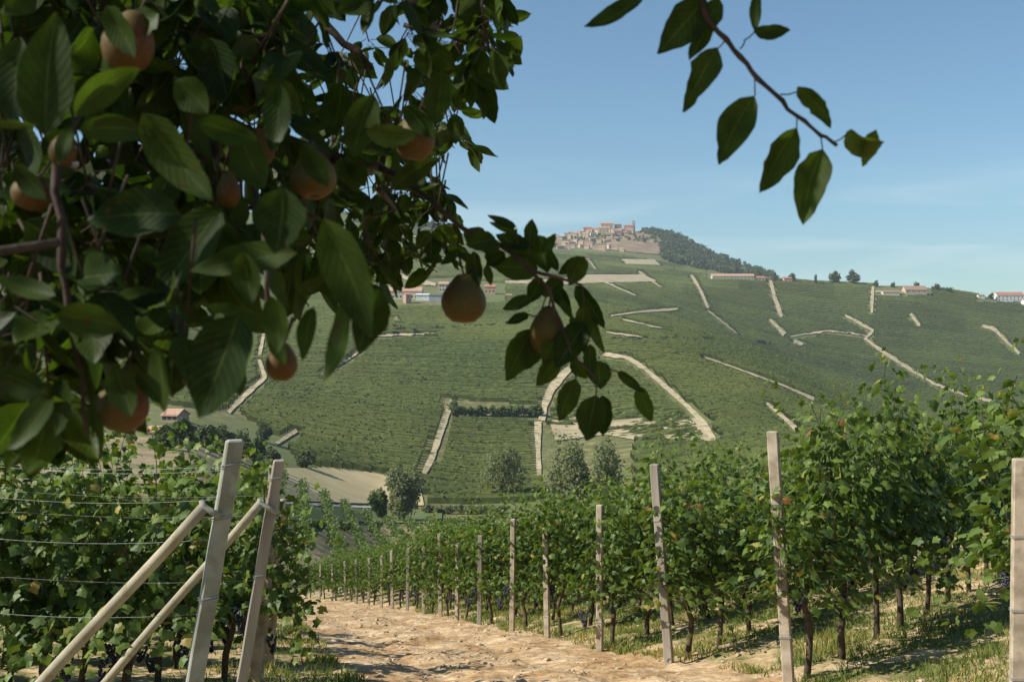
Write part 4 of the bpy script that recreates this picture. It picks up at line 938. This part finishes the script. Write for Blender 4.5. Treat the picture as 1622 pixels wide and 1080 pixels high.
# trunk and limbs
mb = MB(); mb.tube([(0, 0, -.25), (.02, .02, .4), (-.03, 0, .9), (.05, -.02, 1.35), (.1, -.05, 1.9), (.0, -.1, 2.6), (.1, -.2, 3.4)], [.12, .10, .09, .085, .07, .05, .03], 12); mb.build('trunk', MAT['limb'], tree_root, True)
def limb(pts, rad): 
    m_ = MB(); m_.tube([np.array(q) - TB for q in pts], rad, 9); return m_.build('limb', MAT['limb'], tree_root, True)
tz = TB[2]
limb([(-1.85, 1.88, tz + 1.3), (-1.3, 1.7, .05), (-.8, 1.6, .22), (-.35, 1.6, .30), (-.22, 1.7, .27)], [.05, .035, .022, .013, .007])
limb([(-1.8, 1.85, tz + 1.8), (-1.2, 1.6, .55), (-.6, 1.45, .72), (.0, 1.35, .78), (.16, 1.3, .60), (.20, 1.3, .45)], [.05, .04, .028, .016, .007, .0042])
limb([(-1.85, 1.9, tz + 1.2), (-1.4, 1.5, -.15), (-.9, 1.2, -.02), (-.62, 1.12, .08), (-.46, 1.1, .10)], [.045, .012, .007, .006, .005])
limb([(-1.9, 1.9, tz + 1.9), (-1.5, 2.6, .75), (-1.0, 2.8, .82), (-.5, 2.6, .86)], [.05, .035, .022, .012])
branch([(595, 262, 1.66, .006), (650, 295, 1.63, .0042), (700, 335, 1.6, .0036), (740, 366, 1.6, .0034), (795, 390, 1.6, .0032), (835, 425, 1.58, .003), (868, 455, 1.58, .0028), (884, 505, 1.58, .0024), (905, 560, 1.58, .0022), (945, 600, 1.58, .0018)])
branch([(835, 425, 1.58, .003), (880, 438, 1.58, .0025), (922, 452, 1.58, .0018)])
branch([(1075, -66, 1.30, .0040), (1120, 30, 1.30, .0036), (1150, 62, 1.30, .0032), (1172, 90, 1.30, .0031), (1200, 125, 1.30, .003), (1240, 160, 1.30, .0027), (1275, 192, 1.30, .0024), (1300, 215, 1.30, .0022), (1326, 231, 1.30, .0024)])
branch([(92, 250, 1.12, .005), (98, 400, 1.1, .0042), (108, 480, 1.1, .0036), (122, 560, 1.1, .003), (138, 690, 1.1, .002)])
branch([(300, 150, 1.7, .008), (400, 210, 1.7, .006), (470, 225, 1.7, .005), (530, 255, 1.65, .005), (600, 265, 1.65, .005)])
branch([(455, -40, 2.2, .011), (520, 45, 2.2, .008), (565, 80, 2.2, .007), (590, 110, 2.2, .005)])
branch([(600, -60, 2.1, .009), (655, 10, 2.1, .007), (690, 45, 2.1, .006), (740, 70, 2.1, .003)])
branch([(640, 40, 2.1, .004), (690, 60, 2.1, .004), (735, 20, 2.1, .003)])
branch([(200, 318, 1.5, .004), (300, 326, 1.5, .0034), (420, 330, 1.45, .003), (500, 345, 1.4, .0025)])
branch([(400, 260, 1.4, .0036), (408, 330, 1.3, .0033), (424, 400, 1.2, .003), (425, 480, 1.2, .0026), (440, 540, 1.2, .002)])
branch([(470, 200, 1.9, .006), (500, 190, 1.9, .004), (560, 230, 1.9, .003)])
branch([(600, 300, 1.7, .004), (625, 330, 1.8, .003), (590, 345, 1.85, .002)])
# hero leaves: hanging twig at top right
H1 = [(1022, -12, 925, 43, 34, .3, .9), (1118, -2, 1042, 86, 66, -.2, .4), (1138, -5, 1092, 96, 46, .2, .5), (1136, 76, 1082, 178, 58, -.1, .3), (1195, 152, 1141, 261, 62, .15, .5),
      (1262, 202, 1203, 306, 56, -.3, .7), (1303, 236, 1272, 357, 60, .1, .25), (1263, 138, 1316, 203, 32, .5, .9)]
for i, (a, b_, c_, d_, w_, ro, be) in enumerate(H1): hero(a, b_, c_, d_, w_, 1.3, ro, be * 1.5, .55, tear=.5 if i in (2, 3) else (.2 if i == 7 else 0), seed=i, tint=.3 + .08 * i)
hero(1342, 208, 1400, 226, 30, 1.3, .9, -1.2, .7, tint=.97); hero(1388, 205, 1367, 264, 36, 1.3, -.6, 1.6, .6, tint=.97)  # curled end leaves take the palest tint, sunlight painted into their colour
hero(1199, -8, 1196, 52, 20, 1.3, .4, .3, .5); hero(1194, 50, 1252, 48, 24, 1.3, .6, .4, .6)
for q in [(1150, 62, 1136, 78), (1178, 65, 1196, 50), (1195, 122, 1196, 152), (1236, 150, 1262, 146), (1262, 186, 1262, 203), (1300, 215, 1303, 237), (1320, 226, 1342, 212), (1172, 78, 1180, 66)]: petiole(*q, 1.3)
# centre cluster
H2 = [(818, 360, 772, 341, 14), (820, 370, 775, 352, 14), (838, 386, 843, 347, 25), (730, 395, 697, 419, 17), (772, 385, 734, 366, 38), (785, 378, 738, 388, 34), (838, 392, 785, 372, 30), (850, 400, 800, 392, 26), (852, 425, 783, 422, 46), (850, 372, 868, 432, 40),
      (868, 398, 884, 430, 18), (925, 406, 902, 452, 36), (927, 410, 884, 434, 26), (912, 452, 958, 520, 30), (925, 480, 958, 560, 22), (925, 480, 925, 560, 30), (842, 472, 796, 490, 24), (838, 498, 802, 512, 18), (846, 520, 803, 603, 50), (852, 526, 832, 586, 44),
      (926, 512, 880, 582, 50), (884, 568, 850, 611, 34), (948, 571, 952, 616, 42), (978, 588, 1020, 622, 18), (1012, 612, 1032, 668, 28), (912, 600, 886, 667, 38), (944, 626, 930, 698, 54), (955, 626, 955, 690, 34), (886, 474, 908, 506, 14), (905, 500, 915, 540, 14),
      (750, 398, 758, 456, 24), (744, 400, 740, 440, 14), (770, 420, 778, 452, 16), (858, 440, 838, 480, 30), (870, 440, 905, 500, 26), (880, 540, 860, 575, 34), (890, 440, 860, 470, 30), (800, 400, 770, 420, 26), (905, 570, 930, 600, 24), (770, 395, 800, 430, 26),
      (935, 545, 935, 600, 24), (792, 388, 760, 395, 30), (860, 400, 880, 370, 20)]
for i, (a, b_, c_, d_, w_) in enumerate(H2): hero(a, b_, c_, d_, w_, 1.58 + (i % 5) * .012, ((i * 37) % 7 - 3) * .15, .3 + (i % 4) * .25, .35, tint=((i * 29) % 17) / 20)
for q in [(820, 388, 818, 362), (838, 405, 838, 386), (960, 580, 978, 588), (870, 455, 846, 520), (850, 500, 838, 498), (912, 580, 912, 600), (945, 600, 944, 626), (922, 452, 925, 480), (905, 560, 884, 568)]: petiole(*q, 1.58, .0012)
# large near leaves on the left
for q in [(168, 10, 214, 92, 48, 1.1, .3), (22, 262, 74, 318, 40, 1.05, .4), (112, 200, 92, 262, 34, 1.05, .3), (480, 228, 520, 296, 40, 1.28, .3), (640, 168, 690, 220, 34, 1.45, .3), (428, 520, 452, 580, 30, 1.06, .3), (350, 110, 392, 172, 44, 1.35, .4)]: hero(*q)
H3 = [(378, 500, 316, 662, 108, 1.0, .1), (512, 348, 588, 535, 80, .98, .3), (600, 458, 568, 560, 60, 1.0, -.4), (548, 470, 512, 605, 40, 1.0, .7), (497, 486, 480, 572, 34, 1.05, .2), (447, 298, 436, 402, 88, 1.02, 0), (225, 178, 338, 318, 72, 1.0, .1),
      (125, 206, 242, 214, 46, 1.0, .3), (288, 340, 138, 348, 88, .98, .2), (278, 130, 330, 182, 58, 1.1, .2), (315, 192, 410, 222, 44, 1.05, .4), (118, 182, 222, 108, 44, 1.0, .6), (72, 215, 90, 20, 96, 1.0, .1), (-20, 195, 58, 199, 12, .95, .9),
      (88, 468, -10, 438, 36, 1.0, .5), (82, 628, 12, 714, 50, 1.0, .3), (-5, 590, 80, 628, 58, 1.02, .2), (90, 500, 196, 520, 60, 1.0, .3), (182, 580, 208, 660, 58, 1.02, .1), (215, 590, 255, 640, 34, 1.02, .4), (248, 548, 262, 656, 42, 1.05, .5),
      (96, 596, 88, 692, 40, 1.05, .2), (428, 470, 440, 560, 46, 1.04, .2), (382, 400, 398, 484, 52, 1.05, .1), (580, 210, 664, 213, 40, 1.35, .1), (590, 150, 560, 250, 60, 1.4, .0), (540, 130, 520, 220, 56, 1.45, .3), (440, 130, 430, 240, 52, 1.2, .2), (470, 400, 300, 430, 58, 1.1, .3),
      (350, 330, 250, 470, 90, 1.15, .2), (700, 110, 690, 200, 52, 1.7, .2), (745, 108, 757, 168, 32, 1.9, .3), (762, 118, 784, 196, 40, 1.9, -.2), (790, -5, 803, 52, 24, 2.0, .4), (620, 300, 700, 250, 34, 1.6, .4), (655, 250, 665, 300, 30, 1.65, .2), (130, 400, 200, 470, 80, 1.2, .3), (30, 60, 20, 200, 80, 1.1, .2),
      (330, 60, 360, 170, 70, 1.3, .2), (250, 20, 190, 60, 60, 1.15, .3), (480, 30, 490, 90, 46, 1.8, .2), (420, 60, 400, 140, 60, 1.5, .2), (130, 560, 145, 700, 16, 1.1, .5), (40, 350, 120, 440, 80, 1.2, .2), (380, 215, 420, 300, 70, 1.2, .2), (20, 480, 40, 600, 90, 1.2, .2), (300, 440, 240, 540, 60, 1.3, .3)]
for i, (a, b_, c_, d_, w_, Y, ro) in enumerate(H3): hero(a, b_, c_, d_, w_, Y, ro, .3 + (i % 4) * .2, .3, .06, tint=.95 if i in (13, 24) else ((i * 31) % 19) / 24, seed=i)  # palest tint: a bright sliver, and a leaf with sunlight painted in
# spur rosettes filling the crown
SIL = [(-400, -400), (800, -400), (806, 20), (790, 60), (765, 85), (775, 120), (740, 125), (745, 180), (742, 230), (715, 240), (690, 280), (645, 265), (625, 300), (640, 345), (690, 385), (690, 425), (640, 430), (605, 395), (592, 440), (520, 450), (455, 420), (455, 480), (400, 470), (335, 450), (300, 520), (230, 560), (150, 540), (120, 640), (80, 660), (-60, 660), (-400, 600)]
GAPS = [(470, 0, 640, 60, .5), (500, 60, 600, 140, .45), (455, 130, 520, 215, .8), (600, 100, 660, 150, .5), (640, 0, 720, 60, .4), (600, 440, 620, 480, 1), (345, 0, 400, 60, .4), (690, 40, 745, 100, .3), (380, 440, 460, 480, .6), (470, 240, 540, 330, .3), (200, 440, 330, 560, .45), (580, 330, 700, 430, .25)]
rs = np.random.RandomState(123)
shapes = [leaf_shape(1, rs.uniform(.52, .68), rs.uniform(-.2, 1.3), rs.uniform(.15, .7), rs.uniform(.02, .12), seed=k) for k in range(24)]
def rosette(c, n, size, spread=1.0):
    off = np.array([rs.randn() * .02, rs.randn() * .02, .05 + .03 * rs.rand()])
    twigs.tube([c + off * 1.6, c + off, c], [.0020, .0017, .0015], 5)
    for k in range(n):
        a = rs.rand() * 6.28; d = np.array([math.cos(a), math.sin(a), rs.uniform(-1.5, .25)]); d /= np.linalg.norm(d)
        pb = c + np.array([rs.randn(), rs.randn(), rs.randn()]) * .008; pe = pb + d * rs.uniform(.012, .035) * spread
        twigs.tube([pb, pe], .0008, 4, False)
        dd = d + np.array([0, 0, -.35]) + rs.randn(3) * .2; L_ = size * rs.uniform(.65, 1.15); V, U = shapes[rs.randint(24)]
        nn_ = np.array([0, 0, 1.]) + rs.randn(3) * .55
        put_leaf(pe, dd, nn_, V * L_, U, rs.uniform(0, .9))
cnt = 0
while cnt < 285:
    px = rs.uniform(-60, 800); py = rs.uniform(-60, 660)
    if not inpoly((px, py), SIL): continue
    if any(x0 < px < x1 and y0 < py < y1 and rs.rand() < g_ for x0, y0, x1, y1, g_ in GAPS): cnt += .3; continue
    e = min(1, max(0, (px - 350) / 350)); Y = rs.uniform(1.25 + .5 * e, 2.3 + .5 * e)
    if py > 430: Y = rs.uniform(1.1, 1.5)
    c = P(px, py, Y)
    if py > 300 and px > 560: Y = rs.uniform(2.0, 2.4); c = P(px, py, Y)
    rosette(c, rs.randint(5, 9), .078 if px < 560 else .066); cnt += 1
# outside the frame: rest of the crown, added above, left and behind for shade
for k in range(430):
    c = np.array([rs.uniform(-3.2, .1), rs.uniform(.3, 3.2), rs.uniform(-.1, 2.6)])
    px = CX + F * c[0] / c[1]; py = CY - F * c[2] / c[1]
    if px > -60 and py > -60: continue
    if c[0] > -.6 and c[2] < .75: continue
    rosette(c, rs.randint(6, 10), .085)
for k in range(150):
    c = np.array([rs.uniform(-3.0, 2.0), rs.uniform(-2.8, .4), rs.uniform(.55, 2.2)]); rosette(c, 9, .09)  # unseen rosettes round the camera, added to block sky and darken the near leaves
for k in range(26):
    c = P(rs.uniform(585, 700), rs.uniform(285, 420), rs.uniform(2.0, 2.6)); rosette(c, rs.randint(4, 7), .055)
for k in range(60):
    c = np.array([rs.uniform(-.6, .7), rs.uniform(.9, 1.9), rs.uniform(.72, 1.3)]); 
    if CY - F * c[2] / c[1] > -90: continue
    rosette(c, 7, .08)
V = np.concatenate(LV) - TB
np_mesh('leaves', V, [np.concatenate(LF)], MAT['pear_leaf'], tree_root, smooth=True, uv=np.concatenate(LU), tint=np.concatenate(LT_))
tv = MB(); tv.V = [np.concatenate(twigs.V) - TB]; tv.T = twigs.T; tv.build('twigs', MAT['twig'], tree_root, True)
# pears
m, t, b, o = newmat('pear_skin'); l = t.links.new
tcn = t.nodes.new('ShaderNodeTexCoord'); n1 = t.nodes.new('ShaderNodeTexNoise'); n1.inputs['Scale'].default_value = 14; n1.inputs['Detail'].default_value = 5; l(tcn.outputs['Object'], n1.inputs['Vector'])
sp_ = t.nodes.new('ShaderNodeSeparateXYZ'); l(tcn.outputs['Object'], sp_.inputs[0])
ma = t.nodes.new('ShaderNodeMath'); ma.operation = 'MULTIPLY_ADD'; l(sp_.outputs['X'], ma.inputs[0]); ma.inputs[1].default_value = 7.5; l(n1.outputs['Fac'], ma.inputs[2])
rr_ = t.nodes.new('ShaderNodeValToRGB'); l(ma.outputs[0], rr_.inputs['Fac']); e = rr_.color_ramp.elements
e[0].position, e[0].color = .22, (0.085, 0.075, 0.018, 1); e[1].position, e[1].color = .78, (0.105, 0.036, 0.013, 1); q = e.new(.5); q.color = (0.088, 0.055, 0.015, 1)
n2 = t.nodes.new('ShaderNodeTexNoise'); n2.inputs['Scale'].default_value = 260; l(tcn.outputs['Object'], n2.inputs['Vector'])
r2 = t.nodes.new('ShaderNodeMapRange'); r2.inputs[1].default_value = .58; r2.inputs[2].default_value = .68; r2.inputs[4].default_value = .7; l(n2.outputs['Fac'], r2.inputs[0])
mxx = t.nodes.new('ShaderNodeMixRGB'); l(r2.outputs[0], mxx.inputs['Fac']); l(rr_.outputs[0], mxx.inputs['Color1']); mxx.inputs['Color2'].default_value = (.12, .09, .04, 1)
l(mxx.outputs[0], b.inputs['Base Color']); b.inputs['Roughness'].default_value = .6; b.inputs['Specular IOR Level'].default_value = .2; MAT['pear'] = m
def pear(px, py, wpx, hpx, Y, tilt=0.0, rz=0.0, stem_to=None):
    c = P(px, py, Y); R0 = wpx / 2 / F * Y; Hh = hpx / F * Y
    prof = [(0.0, -.44), (.12, -.455), (.22, -.50), (.5, -.48), (.8, -.36), (.97, -.20), (1.0, -.06), (.93, .08), (.76, .22), (.58, .33), (.46, .41), (.34, .465), (.18, .49), (.05, .475)]
    V = []; n = 20
    for (rr, z) in prof:
        for k in range(n):
            a = 6.2832 * k / n; wv = 1 + .03 * math.sin(a * 2 + px) + .02 * math.sin(a * 3 + py); V.append((max(rr, .01) * R0 * wv * math.cos(a), max(rr, .01) * R0 * wv * math.sin(a), z * Hh))
    Fc = [(i * n + k, i * n + (k + 1) % n, (i + 1) * n + (k + 1) % n, (i + 1) * n + k) for i in range(len(prof) - 1) for k in range(n)]
    Fc += [tuple(reversed(range(n))), tuple((len(prof) - 1) * n + k for k in range(n))]
    mb = MB(); mb.add(V, Fc); o = mb.build('pear', MAT['pear'], tree_root, True); o.location = c - TB; o.rotation_euler = (.1, tilt, rz)
    st = MB(); st.tube([(0, 0, Hh * .45), (.004, 0, Hh * .6), (.010, 0, Hh * .6 + .022)], [.0016, .0014, .0022], 6); st.build('stalk', MAT['twig'], o, True)
    cx2 = MB()
    for k in range(5):
        a = k * 1.2566; cx2.add([(math.cos(a) * .002, math.sin(a) * .002, -.45 * Hh), (math.cos(a + .5) * .004, math.sin(a + .5) * .004, -.475 * Hh), (math.cos(a + .25) * .008, math.sin(a + .25) * .008, -.50 * Hh)], [(0, 1, 2)])
    cx2.build('calyx', MAT['twig'], o)
    return o
pear(735, 472, 70, 78, 1.59, .05, 2.6); pear(867, 522, 58, 76, 1.61, -.1, 1.2); pear(205, 66, 84, 98, 1.16, .25, .2); pear(50, 304, 62, 58, 1.12, .3, .6); pear(100, 236, 44, 54, 1.1, .2, 1)
pear(380, 142, 62, 66, 1.45, .1, 2); pear(412, 232, 46, 60, 1.38, -.2, .5); pear(497, 276, 72, 76, 1.36, .25, 2.2); pear(658, 214, 66, 80, 1.5, .1, .3); pear(194, 636, 86, 92, 1.14, 0, .8); pear(446, 572, 50, 62, 1.12, .1, -.2); pear(362, 300, 40, 56, 1.3, 0, .1)

# ------------------------------------------------------------------ haze
mb = MB(); mb.box((0, 1950, 70), (8800, 4400, 540)); hz = mb.build('haze', None)
hz.data.materials.clear()
m = bpy.data.materials.new('haze_air'); m.use_nodes = True; t = m.node_tree; t.nodes.clear()
o = t.nodes.new('ShaderNodeOutputMaterial'); v = t.nodes.new('ShaderNodeVolumePrincipled'); v.inputs['Color'].default_value = (0.80, 0.88, 0.95, 1); v.inputs['Density'].default_value = 0.00011; v.inputs['Anisotropy'].default_value = 0.2
t.links.new(v.outputs[0], o.inputs['Volume']); hz.data.materials.append(m)
tag(hz, 'thin blue haze filling the air over the valley', 'haze', kind='stuff')
